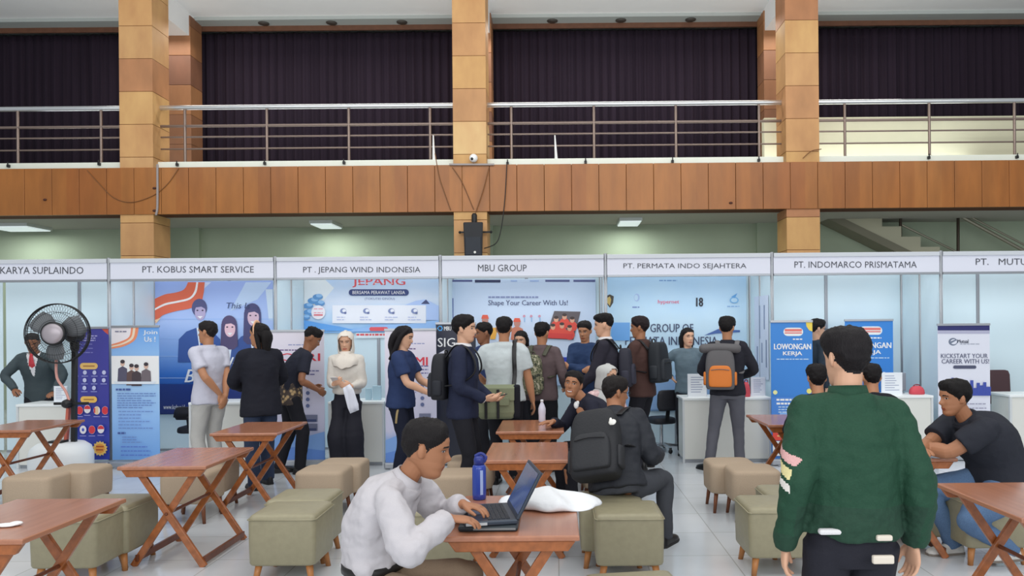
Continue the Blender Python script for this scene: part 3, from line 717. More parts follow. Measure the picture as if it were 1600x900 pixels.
# light blue
y = 9.06; A = Art(y, (174, 511, 250, 718), grad('sky_print', [(0, (110, 160, 220)), (.3, (140, 182, 232)), (.55, (160, 196, 238)), (.72, (150, 190, 240)), (1, (104, 160, 226))]))
A.poly([(174, 511), (213, 511), (208, 528), (190, 537), (174, 540)], (232, 226, 230)); ribbon([(174, 538), (190, 533), (202, 526), (205, 511)], [(174, 545), (194, 541), (212, 530), (217, 511)], (230, 140, 104)); ribbon([(174, 540.5), (191, 536), (205, 527), (208, 511)], [(174, 542.5), (193, 538), (208, 529), (212, 511)], (250, 214, 190))
A.text('Join', 224, 516, 246, 524, W, .03); A.text('Us !', 226, 526, 243, 534, W, .03); A.lines(180, 198, 517, 517, 1, (130, 130, 150), 2, 3)
A.rect(174, 556, 250, 600, grad('office_photo', [(0, (150, 186, 232)), (.25, (226, 232, 240)), (.8, (232, 236, 244)), (1, (190, 206, 236))]))
for x_, y_, c in ((192, 568, (86, 84, 104)), (206, 574, (96, 76, 74)), (214, 575, (70, 60, 66)), (229, 572, (110, 100, 106))):
    A.poly([(x_ - 8, y_ + 28), (x_ - 7, y_ + 8), (x_, y_ + 4), (x_ + 7, y_ + 8), (x_ + 8, y_ + 28)], c); A.disc(x_, y_, 3.4, 4.4, (210, 176, 160)); A.disc(x_, y_ - 3, 3.6, 3, (62, 56, 62))
A.poly([(178, 596), (246, 596), (240, 600), (184, 600)], (214, 222, 236))
A.lines(182, 206, 607, 607, 1, (70, 90, 150), 3, 2); A.lines(184, 244, 614, 636, 7, (104, 132, 186), 1.4, 3); A.lines(186, 240, 642, 668, 6, (112, 140, 196), 1.4, 4); A.lines(185, 204, 675, 675, 1, (70, 90, 150), 3, 5); A.lines(192, 226, 682, 690, 3, (112, 140, 196), 1.4, 6); A.lines(190, 236, 697, 710, 3, (90, 120, 200), 1.6, 7)
rollup(A, 'rollup_banner', 'tall light blue roll-up with a group photo beside the violet roll-up', y)
# pinkish roll-ups (pair of one design)
def pink(x0, x1, ytop, ybot, y, head, hx, label, sd):
    A = Art(y, (x0, ytop, x1, ybot), grad('pink_white_print', [(0, (120, 168, 226)), (.14, (140, 176, 228)), (.24, (206, 206, 240)), (1, (226, 220, 244))], noisy=.12))
    w_ = x1 - x0
    A.lines(x0 + w_ * .4, x0 + w_ * .8, ytop + 20, ytop + 20, 1, (150, 156, 196), 1.6, sd); A.lines(x0 + w_ * .2, x0 + w_ * .8, ytop + 28, ytop + 28, 1, (120, 100, 140), 2, sd + 1)
    A.text(head, hx[0], hx[2], hx[1], hx[3], (216, 66, 82), .05)
    A.lines(x0 + w_ * .2, x0 + w_ * .9, ytop + 55, ytop + 66, 3, (110, 110, 160), 1.8, sd + 2)
    for k in range(4): A.disc(x0 + w_ * .72, ytop + 86 + 10 * k, 3, 3, (104, 116, 160)); A.lines(x0 + w_ * .15, x0 + w_ * .6, ytop + 86 + 10 * k, ytop + 86 + 10 * k, 1, (150, 150, 200), 1.6, sd + 4 + k)
    for k in range(2): A.rect(x0 + w_ * .66, ytop + 130 + 14 * k, x0 + w_ * .88, ytop + 141 + 14 * k, (120, 124, 150)); A.rect(x0 + w_ * .68, ytop + 137 + 14 * k, x0 + w_ * .86, ytop + 141 + 14 * k, (70, 80, 120))
    A.poly([(x0, ybot - 34), (x0 + w_ * .3, ybot - 44), (x0 + w_ * .7, ybot - 40), (x1, ybot - 48), (x1, ybot), (x0, ybot)], (132, 172, 230)); A.poly([(x0, ybot - 14), (x0 + w_ * .5, ybot - 24), (x1, ybot - 18), (x1, ybot), (x0, ybot)], (104, 146, 220))
    return rollup(A, 'rollup_banner', label, y)
pink(412, 508, 518, 722, 9.08, 'CARI', (437, 500, 552, 564), 'pinkish white roll-up with red lettering behind the man in the batik shirt', 3)
pink(601, 683, 516, 722, 8.84, 'DEMI', (624, 668, 558, 571), 'pinkish white roll-up with red lettering behind the woman in navy', 9)
# black roll-up
y = 9.07; A = Art(y, (681, 506, 745, 722), grad('black_print', [(0, (30, 34, 52)), (1, (36, 40, 58))]))
A.poly([(683, 513), (686, 509), (690, 509), (692, 513), (690, 517), (686, 517)], (70, 160, 226)); A.disc(687.5, 513, 2.6, 2.6, (36, 40, 58)); A.text('MBU', 694, 510, 705, 516.5, W, .03)
A.text('SIGAP', 684, 528, 736, 542, W, .02); A.poly([(684, 553), (696, 546), (698, 550), (686, 556)], (214, 214, 224)); A.lines(690, 735, 566, 600, 6, (110, 116, 140), 1.6, 3)
rollup(A, 'rollup_banner', 'black roll-up with white capitals behind the man in a navy suit', y)
# blue vacancy roll-ups
def blue(x0, x1, ytop, ybot, y, label, full):
    A = Art(y, (x0, ytop, x1, ybot), grad('vacancy_blue', [(0, (52, 120, 200)), (1, (50, 128, 206))])); w_ = x1 - x0
    A.pill(x0 + w_ * .30, ytop + 9, x0 + w_ * .76, ytop + 22, (226, 232, 240)); A.rect(x0 + w_ * .33, ytop + 11, x0 + w_ * .73, ytop + 15, (222, 120, 112)); A.rect(x0 + w_ * .33, ytop + 16.5, x0 + w_ * .73, ytop + 18, (222, 80, 72)); A.lines(x0 + w_ * .52, x0 + w_ * .74, ytop + 26, ytop + 26, 1, W, 2, 2)
    if full: A.poly([(x1 - 12, ytop), (x1, ytop), (x1, ytop + 15), (x1 - 7, ytop + 13), (x1 - 11, ytop + 7)], (236, 204, 84))
    A.text('LOWONGAN', x0 + w_ * .08, ytop + 34, x0 + w_ * .94, ytop + 43, W, .05); A.text('KERJA', x0 + w_ * .29, ytop + 46, x0 + w_ * .73, ytop + 54, W, .05)
    A.lines(x0 + w_ * .14, x0 + w_ * .9, ytop + 57.5, ytop + 57.5, 1, (190, 214, 240), 1.4, 4)
    if full:
        A.disc(x0 + 7, ytop + 110, 3.4, 3.4, (226, 226, 160)); A.disc(x1 - 7, ytop + 108, 4, 4, (226, 216, 120))
        A.rect(x0, ytop + 117, x1, ytop + 150, (70, 128, 206)); A.lines(x0 + 9, x1 - 5, ytop + 120, ytop + 126, 2, W, 3, 4); A.lines(x0 + 12, x1 - 6, ytop + 132, ytop + 140, 3, (186, 210, 240), 1.6, 5)
        A.rect(x0 + 14, ytop + 142, x1, ytop + 160, (132, 178, 232))
        A.rect(x0 + 3, ytop + 171, x1 - 28, ytop + 185, (224, 74, 62)); A.lines(x0 + 10, x1 - 34, ytop + 177, ytop + 177, 1, (250, 190, 120), 2, 5)
        A.rect(x0 + 3, ytop + 186, x1 - 28, ytop + 209, (232, 236, 242)); A.lines(x0 + 7, x1 - 34, ytop + 190, ytop + 204, 5, (120, 150, 200), 1.4, 7)
    else:
        A.lines(x0 + w_ * .2, x0 + w_ * .9, ytop + 74, ytop + 80, 2, (186, 210, 240), 1.6, 5)
    return rollup(A, 'rollup_banner', label, y)
blue(1204, 1271, 503, 722, 8.85, 'blue vacancy roll-up with a yellow corner left of the man in the green jacket', True)
blue(1320, 1397, 501, 716, 9.75, 'blue vacancy roll-up behind the counter, above the framed notice', False)
# navy skyline roll-up
y = 9.07; A = Art(y, (1465, 508, 1548, 716), ink(216, 218, 230))
A.rect(1465, 508, 1548, 516.5, (46, 48, 104)); A.rect(1465, 517, 1548, 521.5, (172, 172, 196))
A.disc(1489, 534, 7, 6, (110, 120, 140)); A.disc(1490, 534, 5, 4, (216, 218, 230)); A.poly([(1484, 534), (1494, 530), (1494, 532), (1485, 537)], (110, 120, 140)); A.text('Mutual', 1496, 530.5, 1513, 536, (60, 66, 84), .03); A.lines(1500, 1530, 537, 537, 1, (150, 156, 170), 1, 2)
A.text('KICKSTART YOUR', 1470, 552.5, 1543, 559.5, (90, 94, 118), .012); A.text('CAREER WITH US!', 1471, 561, 1545, 568, (90, 94, 118), .012); A.pill(1489, 571, 1525, 576, (76, 80, 104))
sky = [1470, 1476, 1481, 1486, 1489, 1495, 1499, 1503, 1507, 1511, 1515, 1520, 1525, 1530, 1535, 1540, 1547]; hts = [606, 598, 596, 590, 598, 601, 597, 602, 594, 600, 594, 606, 598, 602, 597, 604, 608]
for k in range(len(sky) - 1): A.rect(sky[k], hts[k], sky[k + 1], 618, (62, 78, 160))
A.lines(1472, 1540, 630, 650, 4, (150, 150, 170), 1.6, 4); A.rect(1465, 650, 1548, 690, (70, 84, 164))
rollup(A, 'rollup_banner', 'white roll-up with a navy top strip and skyline at the right booth', y)
# ================================================================== wooden folding tables
m_wood = M('varnished_wood', (152, 88, 46), 0.25, vary=0.22, bscale=3.0, stretch=(9, 0.7, 9), spec=0.55)
m_top = M('varnished_table_top', (162, 108, 82), 0.2, vary=0.12, bscale=3.0, stretch=(8, 0.6, 8), spec=0.6)
m_dkw = M('dark_varnished_wood', (104, 56, 34), 0.3, vary=0.2, bscale=3.0, stretch=(6, 6, 1))
HT = 0.70; TL = 0.82; TW = 0.60
def make_table():
    t = thing('folding_table', '', 'table', (0, 0, 0), 0, 'wooden folding tables')
    g = MB()
    g.loft([[V((a * (TW / 2 - i), b_ * (TL / 2 - i), z)) for a, b_ in ((-1, -1), (1, -1), (1, 1), (-1, 1))] for i, z in ((.012, HT - .028), (0, HT - .022), (0, HT - .004), (.004, HT))], 0, False)
    g.build('tabletop', m_top, t, .003)
    for s_ in (-1, 1):   # cross rails under the top, ends cut away at a slant
        y = s_ * (TL / 2 - .035); g = MB(); e = TW / 2 - .015
        g.prism([(-e, HT - .028), (e, HT - .028), (e - .035, HT - .075), (-e + .035, HT - .075)], y - .014, y + .014); g.build('end_rail', m_wood, t, .004)
        for k, (xa, xb) in enumerate(((-.20, .25), (.20, -.25))):
            yy = s_ * (TL / 2 - .075 - .03 * k); g = MB()
            g.bar((xa, yy, HT - .03), (xb, yy, .0), .046, .026, (1, 0, 0)); o = g.build('leg', m_wood if s_ < 0 else m_wood, t, .004)
    for xa, z in ((.245, .045), (-.215, .06)):
        g = MB(); g.bar((xa, -TL / 2 + .08, z), (xa, TL / 2 - .08, z), .022, .045, (1, 0, 0)); g.build('stretcher', m_dkw, t, .003)
    g = MB(); g.tube([(0, -TL / 2 + .06, .365), (0, TL / 2 - .06, .365)], .012, 8); g.build('pivot_rod', m_dkw, t)
    return t
table0 = make_table(); used = [0]
def table(x, y, lab, rz=0.0):
    if not used[0]:
        used[0] = 1; table0.location = (x, y, 0); table0.rotation_euler = (0, 0, rz); table0['label'] = lab; return table0
    return dup(table0, (x, y, 0), rz, lab)
def tfront(pxl, pxr, py):   # front edge of the top in the photo -> centre of the table
    a = gp((pxl + pxr) / 2, py, HT); return a.x, a.y + TL / 2
def T(pxl, pxr, py, lab, rz=0.0):
    x, y = tfront(pxl, pxr, py); table(x, y, lab, rz); return x, y
x, y = gp(35, 843, HT).xy; table(x - TW / 2, y + TL / 2, 'wooden folding table cut by the lower left corner of view')
T(180, 324, 729, 'wooden folding table standing free between the two pairs of stools on the left')
T(322, 438, 677, 'wooden folding table in front of the person in a long black jacket')
x, y = gp(48, 672, HT).xy; table(x - TW / 2, y + TL / 2, 'wooden folding table far left, before the man in a suit and red tie')
TX4, TY4 = T(692, 906, 838, 'wooden folding table with the open laptop and blue bottle on it')
TX5, TY5 = T(752, 891, 719, 'bare wooden folding table behind the laptop table, left of the big black backpack')
TX6, TY6 = T(775, 881, 674, 'wooden folding table the smiling man leans on')
x, y = gp(1497, 716, HT).xy; TX7, TY7 = x - TW / 2, y + TL / 2; table(TX7, TY7, 'wooden folding table under the forearms of the man in a black polo shirt')
x, y = gp(1588, 806, HT).xy; table(x + TW / 2 - .005, y + TL / 2 - .05, 'wooden folding table cut by the right edge of view')
x, y = gp(1200, 664, HT).xy; TX9, TY9 = x + TW / 2, y + TL / 2; table(TX9, TY9, 'wooden folding table almost hidden behind the man in the green jacket')

# ================================================================== stools
m_lth = M('sage_leatherette', (144, 137, 112), 0.42, bump=0.12, bscale=25, vary=0.05, spec=0.45)
m_fab = M('beige_fabric', (164, 145, 124), 0.75, bump=0.15, bscale=160, vary=0.05)
m_lgl = M('light_wood_leg', (176, 118, 70), 0.35, vary=0.12, bscale=8); m_lgd = M('brown_wood_leg', (112, 66, 42), 0.35, vary=0.12, bscale=8)
def rbox(hw, z0, z1, rad, topbulge, n=7, taper=1.0):
    """cushion: rounded-corner loft"""
    rings = []
    def ring(s_, z, r):
        out = []
        for cx, cy, a0 in ((1, -1, -90), (1, 1, 0), (-1, 1, 90), (-1, -1, 180)):
            for k in range(n):
                a = R(a0 + 90 * k / (n - 1)); out.append(V((cx * (s_ - r) + r * math.cos(a), cy * (s_ - r) + r * math.sin(a), z)))
        return out
    for dz, ds in ((0, -.02), (.006, -.006), (.02, 0)): rings.append(ring(hw * taper + ds, z0 + dz, rad))
    rings.append(ring(hw, (z0 + z1) / 2, rad))
    for dz, ds in ((-.035, 0), (-.018, -.004), (-.006, -.014), (0, -.03)): rings.append(ring(hw + ds, z1 + dz, max(.02, rad + ds * .5)))
    for q in (.75, .45, .15): rings.append(ring(hw * q, z1 + topbulge * (1 - q), max(.01, rad * q)))
    return rings
def make_stool(kind):
    t = thing('stool', '', 'stool', (0, 0, 0), 0, 'upholstered stools')
    if kind == 'A': hw, z0, z1, rad, mat, lm, lw = .215, .115, .44, .035, m_lth, m_lgl, .024
    else: hw, z0, z1, rad, mat, lm, lw = .205, .165, .42, .07, m_fab, m_lgd, .019
    g = MB(); g.loft(rbox(hw, z0, z1, rad, .012, taper=.985), 0, True); cu = g.build('cushion', mat, t)
    g = MB(); q = hw + .002 if kind == 'A' else hw
    if kind == 'A':
        pts = [(-q + .02, -q, z1 - .03), (q - .02, -q, z1 - .03), (q, -q + .02, z1 - .03), (q, q - .02, z1 - .03), (q - .02, q, z1 - .03), (-q + .02, q, z1 - .03), (-q, q - .02, z1 - .03), (-q, -q + .02, z1 - .03), (-q + .02, -q, z1 - .03)]
        g.tube(pts, .0045, 6, dome=False); g.build('piping', mat, cu)
    for a in (-1, 1):
        for b_ in (-1, 1):
            g = MB(); i = hw - .055; o_ = hw - .035
            g.lathe([(lw * .72, 0), (lw, z0 + .004)], (0, 0, 0), 12)
            dx, dy = a * (o_ - i), b_ * (o_ - i)
            g.v = [(v[0] + a * o_ - dx * v[2] / z0, v[1] + b_ * o_ - dy * v[2] / z0, v[2]) for v in g.v]
            g.build('leg', lm, t)
    return t
stA, stB = make_stool('A'), make_stool('B'); usedS = {'A': 0, 'B': 0}
def stool(kind, px_, py_, lab, rz=0.0, z=None, xy=None):
    zt = .435 if kind == 'A' else .415; hw = .2
    if xy is None: p = gp(px_, py_, zt); x, y = p.x, p.y + hw
    else: x, y = xy
    src = stA if kind == 'A' else stB
    if not usedS[kind]:
        usedS[kind] = 1; src.location = (x, y, 0); src.rotation_euler = (0, 0, R(rz)); src['label'] = lab
    else: src = dup(src, (x, y, 0), R(rz), lab)
    return x, y
stool('B', 36, 748, 'beige fabric stool at the left edge, left one of a pair behind the corner table')
stool('B', 101, 737, 'beige fabric stool in front of the white water tank of the fan')
stool('A', 98, 810, 'sage leatherette stool tucked under the lower left corner table')
stool('A', 150, 792, 'sage leatherette stool right behind the one under the corner table')
stool('B', 284, 742, 'beige fabric stool seen through the crossed legs of the free-standing table')
stool('B', 312, 728, 'beige fabric stool just right of and behind the crossed table legs')
stool('A', 440, 806, 'sage leatherette stool in front of its twin, left of the man with the laptop')
stool('A', 462, 783, 'sage leatherette stool half hidden behind its twin, left of the man with the laptop', 0, xy=None)
stool('B', 496, 739, 'beige fabric stool, front one of the pair below the woman in a headscarf')
stool('B', 526, 727, 'beige fabric stool, rear one of the pair below the woman in a headscarf')
stool('A', 692, 800, 'sage leatherette stool under the left side of the laptop table', xy=(gp(690, 905, 0).x, gp(690, 905, 0).y + .2))
stool('B', 703, 745, 'beige fabric stool behind the face of the man with the laptop')
stool('B', 733, 722, 'beige fabric stool behind the blue bottle')
SJ = stool('A', 957, 787, 'sage leatherette stool the man with the big black backpack sits on')
stool('A', 984, 805, 'sage leatherette stool in front of the seated man with the black backpack')
stool('A', 1003, 940, 'sage leatherette stool whose top just shows at the bottom edge of view', 8)
stool('B', 1148, 727, 'beige fabric stool, rear one of the pair left of the green jacket')
stool('B', 1184, 738, 'beige fabric stool, front one of the pair left of the green jacket')
stool('A', 1222, 795, 'sage leatherette stool beside the left elbow of the man in the green jacket')
stool('A', 1252, 776, 'sage leatherette stool mostly hidden behind the man in the green jacket')
SP = stool('A', 1560, 782, 'sage leatherette stool the man in the black polo shirt sits on')
stool('A', 1478, 776, 'sage leatherette stool by the knee of the man in the black polo shirt', xy=(gp(1478, 776, .435).x, gp(1478, 776, .435).y + .35))
SS = (gp(935, 690, .42).x, 7.05); stool('B', 0, 0, 'beige fabric stool the smiling man sits on', xy=SS)
SH = (gp(925, 690, .42).x + .05, 7.75); stool('B', 0, 0, 'beige fabric stool the woman in a grey headscarf sits on', xy=SH)
SL = (-0.83, 3.47); stool('A', 0, 0, 'sage leatherette stool the man with the laptop sits on', xy=SL)
# ================================================================== people
def remesh(mb, name, voxel, smooth=4, fac=0.5):
    me = mb.mesh('tmp'); o = bpy.data.objects.new('tmp', me); COL.objects.link(o)
    m = o.modifiers.new('r', 'REMESH'); m.mode = 'VOXEL'; m.voxel_size = voxel; m.adaptivity = 0
    if smooth:
        q = o.modifiers.new('s', 'SMOOTH'); q.iterations = smooth; q.factor = fac
    bpy.context.view_layer.update()
    out = bpy.data.meshes.new_from_object(o.evaluated_get(bpy.context.evaluated_depsgraph_get())); out.name = name
    bpy.data.objects.remove(o); bpy.data.meshes.remove(me)
    out.polygons.foreach_set('use_smooth', [True] * len(out.polygons))
    return out
def coords(me):
    a = np.empty(len(me.vertices) * 3); me.vertices.foreach_get('co', a); return a.reshape(-1, 3)
def centers(me):
    a = np.empty(len(me.polygons) * 3); me.polygons.foreach_get('center', a); return a.reshape(-1, 3)
def wrinkle(me, amp, scale, sd, stretch=(1, 1, 1)):
    co = coords(me); nn = np.empty(len(me.vertices) * 3); me.vertices.foreach_get('normal', nn); nn = nn.reshape(-1, 3)
    off = V((sd * 3.1, sd * 1.7, sd)); st_ = V(stretch)
    d = np.array([noise.noise(V((c[0] * st_.x, c[1] * st_.y, c[2] * st_.z)) * scale + off) + .5 * noise.noise(V(c) * scale * 2.3 + off) for c in co])
    co = co + nn * (d * amp)[:, None]
    me.vertices.foreach_set('co', co.ravel()); me.update()
def interp(tab, z):
    for (a, va), (b_, vb) in zip(tab, tab[1:]):
        if z <= b_:
            t = (z - a) / (b_ - a); t = t * t * (3 - 2 * t) if False else t
            return va + (vb - va) * t
    return tab[-1][1]
FRONT = [(-.125, -.066), (-.112, -.084), (-.098, -.088), (-.084, -.084), (-.07, -.089), (-.055, -.088), (-.03, -.087), (0, -.085), (.018, -.091), (.045, -.090), (.07, -.077), (.09, -.055), (.104, -.03), (.112, -.004)]
BACK = [(-.125, -.012), (-.1, .01), (-.08, .04), (-.06, .066), (-.02, .088), (.02, .099), (.05, .097), (.075, .08), (.095, .05), (.106, .026), (.112, .004)]
WIDE = [(-.125, .022), (-.112, .038), (-.1, .046), (-.07, .057), (-.04, .065), (0, .072), (.04, .076), (.065, .069), (.085, .054), (.1, .034), (.108, .018), (.112, .004)]
def headpt(th, z, off=0.0):
    """head surface; th 0 = face front (-Y), +90deg = left side (+X)"""
    f, b_, w_ = interp(FRONT, z), interp(BACK, z), interp(WIDE, z)
    cy = (f + b_) / 2 if z < -.05 else .005
    cy = min(max(cy, f + .004), b_ - .004)
    c, s_ = math.cos(th), math.sin(th)
    rad_y = (cy - f) if c > 0 else (b_ - cy)
    e = 0.85
    x = w_ * math.copysign(abs(s_) ** e, s_); y = cy - rad_y * math.copysign(abs(c) ** (1.0 if c > 0 else .95), c)
    if c > 0:   # features
        ax = abs(x)
        nose = math.exp(-((z + .032) / .016) ** 2) * .027 + math.exp(-((z + .008) / .02) ** 2) * .013
        y -= nose * math.exp(-(x / (.0125 if z < -.02 else .009)) ** 2)
        y += .009 * math.exp(-((ax - .031) / .017) ** 2 - ((z - .001) / .013) ** 2)      # sockets
        y -= .003 * math.exp(-((ax - .03) / .011) ** 2 - ((z - .0) / .008) ** 2)       # eyeballs
        y -= .006 * math.exp(-((ax - .028) / .02) ** 2 - ((z - .02) / .008) ** 2)      # brow
        y -= .0075 * math.exp(-(x / .022) ** 2 - ((z + .065) / .0055) ** 2) + .0065 * math.exp(-(x / .019) ** 2 - ((z + .0785) / .0055) ** 2) - .004 * math.exp(-(x / .024) ** 2 - ((z + .0715) / .0025) ** 2)
        y -= .004 * math.exp(-((ax - .04) / .018) ** 2 - ((z + .03) / .02) ** 2)        # cheeks
    if off:
        n = V((x / (w_ + .01) ** 2 * .006, (y - cy) / (rad_y + .01) ** 2 * .006, (z - .01) / .112 ** 2 * .006 if z > 0 else 0)); 
        if n.length > 1e-9: n.normalize()
        x += n.x * off; y += n.y * off; z += n.z * off
    return V((x, y, z))
ZL = [-.125, -.118, -.11, -.102, -.094, -.087, -.081, -.076, -.0715, -.067, -.061, -.055, -.049, -.043, -.037, -.031, -.025, -.019, -.013, -.007, -.001, .005, .011, .017, .023, .03, .038, .046, .054, .062, .07, .077, .084, .09, .096, .101, .105, .108, .110, .112]
def head_mb(g, mat, k):
    n = 56; g.loft([[mat @ (headpt(2 * math.pi * i / n, z) * k) for i in range(n)] for z in ZL], 0, True)
    for s_ in (-1, 1):
        q = Matrix.Rotation(s_ * R(-22), 3, 'Z') @ Matrix.Rotation(R(-8), 3, 'X')
        e = MB(); e.ell((0, 0, 0), (.007, .019, .031), 12, 8, 0, q); e.ell((s_ * .003, -.002, 0), (.006, .011, .02), 10, 6, 0, q)
        e.v = [mat @ ((V(v) + V((s_ * .076, .012, -.012))) * k) for v in e.v]
        g.add(e.v, e.f, 0, True)
def sm(a, b_, x):
    t = min(1, max(0, (x - a) / (b_ - a))); return t * t * (3 - 2 * t)
HAIR = {  # hairline: front, temple, sideburn, behind ear, nape ; thickness top, side, back
    'short': (.064, .032, -.014, -.004, -.058, .026, .012, .015),
    'thick': (.058, .028, -.02, -.008, -.062, .036, .018, .022),
    'full': (.058, .026, -.02, -.02, -.075, .030, .014, .022),
    'crop': (.070, .040, .0, .0, -.05, .011, .005, .006),
    'fade': (.060, .034, .010, .012, -.03, .038, .012, .015),
    'long': (.066, .04, -.03, -.06, -.11, .014, .012, .016),
}
def hairline(style):
    hf, ht, hs, hb, hn, tt, ts, tb = HAIR[style]
    tab = [(0, hf), (28, hf - .004), (52, ht), (74, (ht + hs) / 2), (84, hs), (98, hs + .015), (112, hb), (140, hn + .012), (180, hn)]
    return lambda a: interp(tab, a)
def hair_cap(g, mat, k, style, sd=0, fringe=0.0):
    hf, ht, hs, hb, hn, tt, ts, tb = HAIR[style]; n = 64
    def line(th):
        a = abs((math.degrees(th) + 180) % 360 - 180)
        return interp([(0, hf), (28, hf - .004), (52, ht), (74, (ht + hs) / 2), (84, hs), (98, hs + .015), (112, hb), (140, hn + .012), (180, hn)], a)
    zs = [z for z in ZL if z >= min(hn, hs, hb) - .004]
    rows, keep = [], []
    for z in zs:
        row = []
        for i in range(n):
            th = 2 * math.pi * i / n; a = abs((math.degrees(th) + 180) % 360 - 180); h_ = line(th)
            side = interp([(0, tt), (50, tt * .8), (85, ts), (130, (ts + tb) / 2), (180, tb)], a)
            t = side + (tt - side) * sm(.04, .1, z)
            t *= .10 * sm(h_ - .006, h_, z) + .90 * sm(h_ - .002, h_ + .05, z)
            if fringe and a < 60: t += fringe * sm(.03, .065, z) * (1 - sm(.07, .112, z)) * (1 - a / 60)
            p = headpt(th, max(z, h_ - .004) if z < h_ else z, t - .002 if z >= h_ else -.004)
            nz_ = noise.noise(p * 42 + V((sd, sd * 2, 0))) * .006 + noise.noise(V((p.x * 150, p.y * 150, p.z * 40)) + V((sd, 0, 0))) * .0045
            if t > .004: p = p + p.normalized() * nz_
            row.append(mat @ (p * k))
        rows.append(row)
    g.loft(rows, 0, True)
def two_bone(a, b_, l1, l2, hint):
    d = b_ - a; L = d.length
    if L > (l1 + l2) * .999: b_ = a + d * ((l1 + l2) * .999 / L); d = b_ - a; L = d.length
    u = d.normalized(); x = (l1 * l1 - l2 * l2 + L * L) / (2 * L); hgt = math.sqrt(max(0, l1 * l1 - x * x))
    hh = hint - u * hint.dot(u); hh = hh.normalized() if hh.length > 1e-6 else u.orthogonal().normalized()
    return a + u * x + hh * hgt, b_
def hand_mb(g, w_, u, n, side, k, curl=25.0, spread=1.0, point=False):
    """palm, four unequal fingers with three bends, thumb from the side of the palm"""
    u = u.normalized(); n = (n - u * n.dot(u)).normalized(); v = n.cross(u) * side
    g.tube([w_ - u * .02 * k, w_ + u * .012 * k, w_ + u * .04 * k, w_ + u * .072 * k, w_ + u * .09 * k], [(.024 * k, .017 * k), (.027 * k, .017 * k), (.037 * k, .0155 * k), (.041 * k, .0145 * k), (.037 * k, .011 * k)], 14, 0, 2, v)
    for i, (o_, L, r) in enumerate(((.030, .068, .0088), (.0105, .077, .0092), (-.0095, .072, .0088), (-.0285, .056, .0078))):
        c = curl if not (point and i == 0) else 6
        p = w_ + u * (.084 - abs(o_ - .008) * .25) * k + v * o_ * k; pts = [p - u * .02 * k, p]; a = R(c * .6)
        d = (u + v * (o_ * 2.2 * spread)).normalized()
        for q in (.46, .30, .24):
            pts.append(pts[-1] + (d * math.cos(a) + n * math.sin(a)) * L * q * k); a += R(c)
        g.tube(pts, [r * k, r * k, r * .98 * k, r * .9 * k, r * .74 * k], 10, 0, 2)
    p = w_ + u * .018 * k + v * .022 * k
    d1 = (u * .72 + v * .62 + n * .25).normalized(); d2 = (u * .92 + v * .25 + n * .3).normalized(); d3 = (u * .95 + n * (.2 + curl / 120)).normalized()
    q1 = p + d1 * .036 * k; q2 = q1 + d2 * .031 * k; q3 = q2 + d3 * .024 * k
    g.tube([p, q1, q2, q3], [.013 * k, .0115 * k, .0098 * k, .0078 * k], 10, 0, 2)
def frame(side, up):
    side = side.normalized(); up = (up - side * up.dot(side)).normalized(); f = up.cross(side)   # x=side(left), z=up, y=back
    return Matrix((side, f, up)).transposed()
SK = {'tan': (176, 124, 92), 'light': (206, 160, 132), 'dark': (138, 92, 66), 'mid': (160, 110, 80)}
class Person: pass
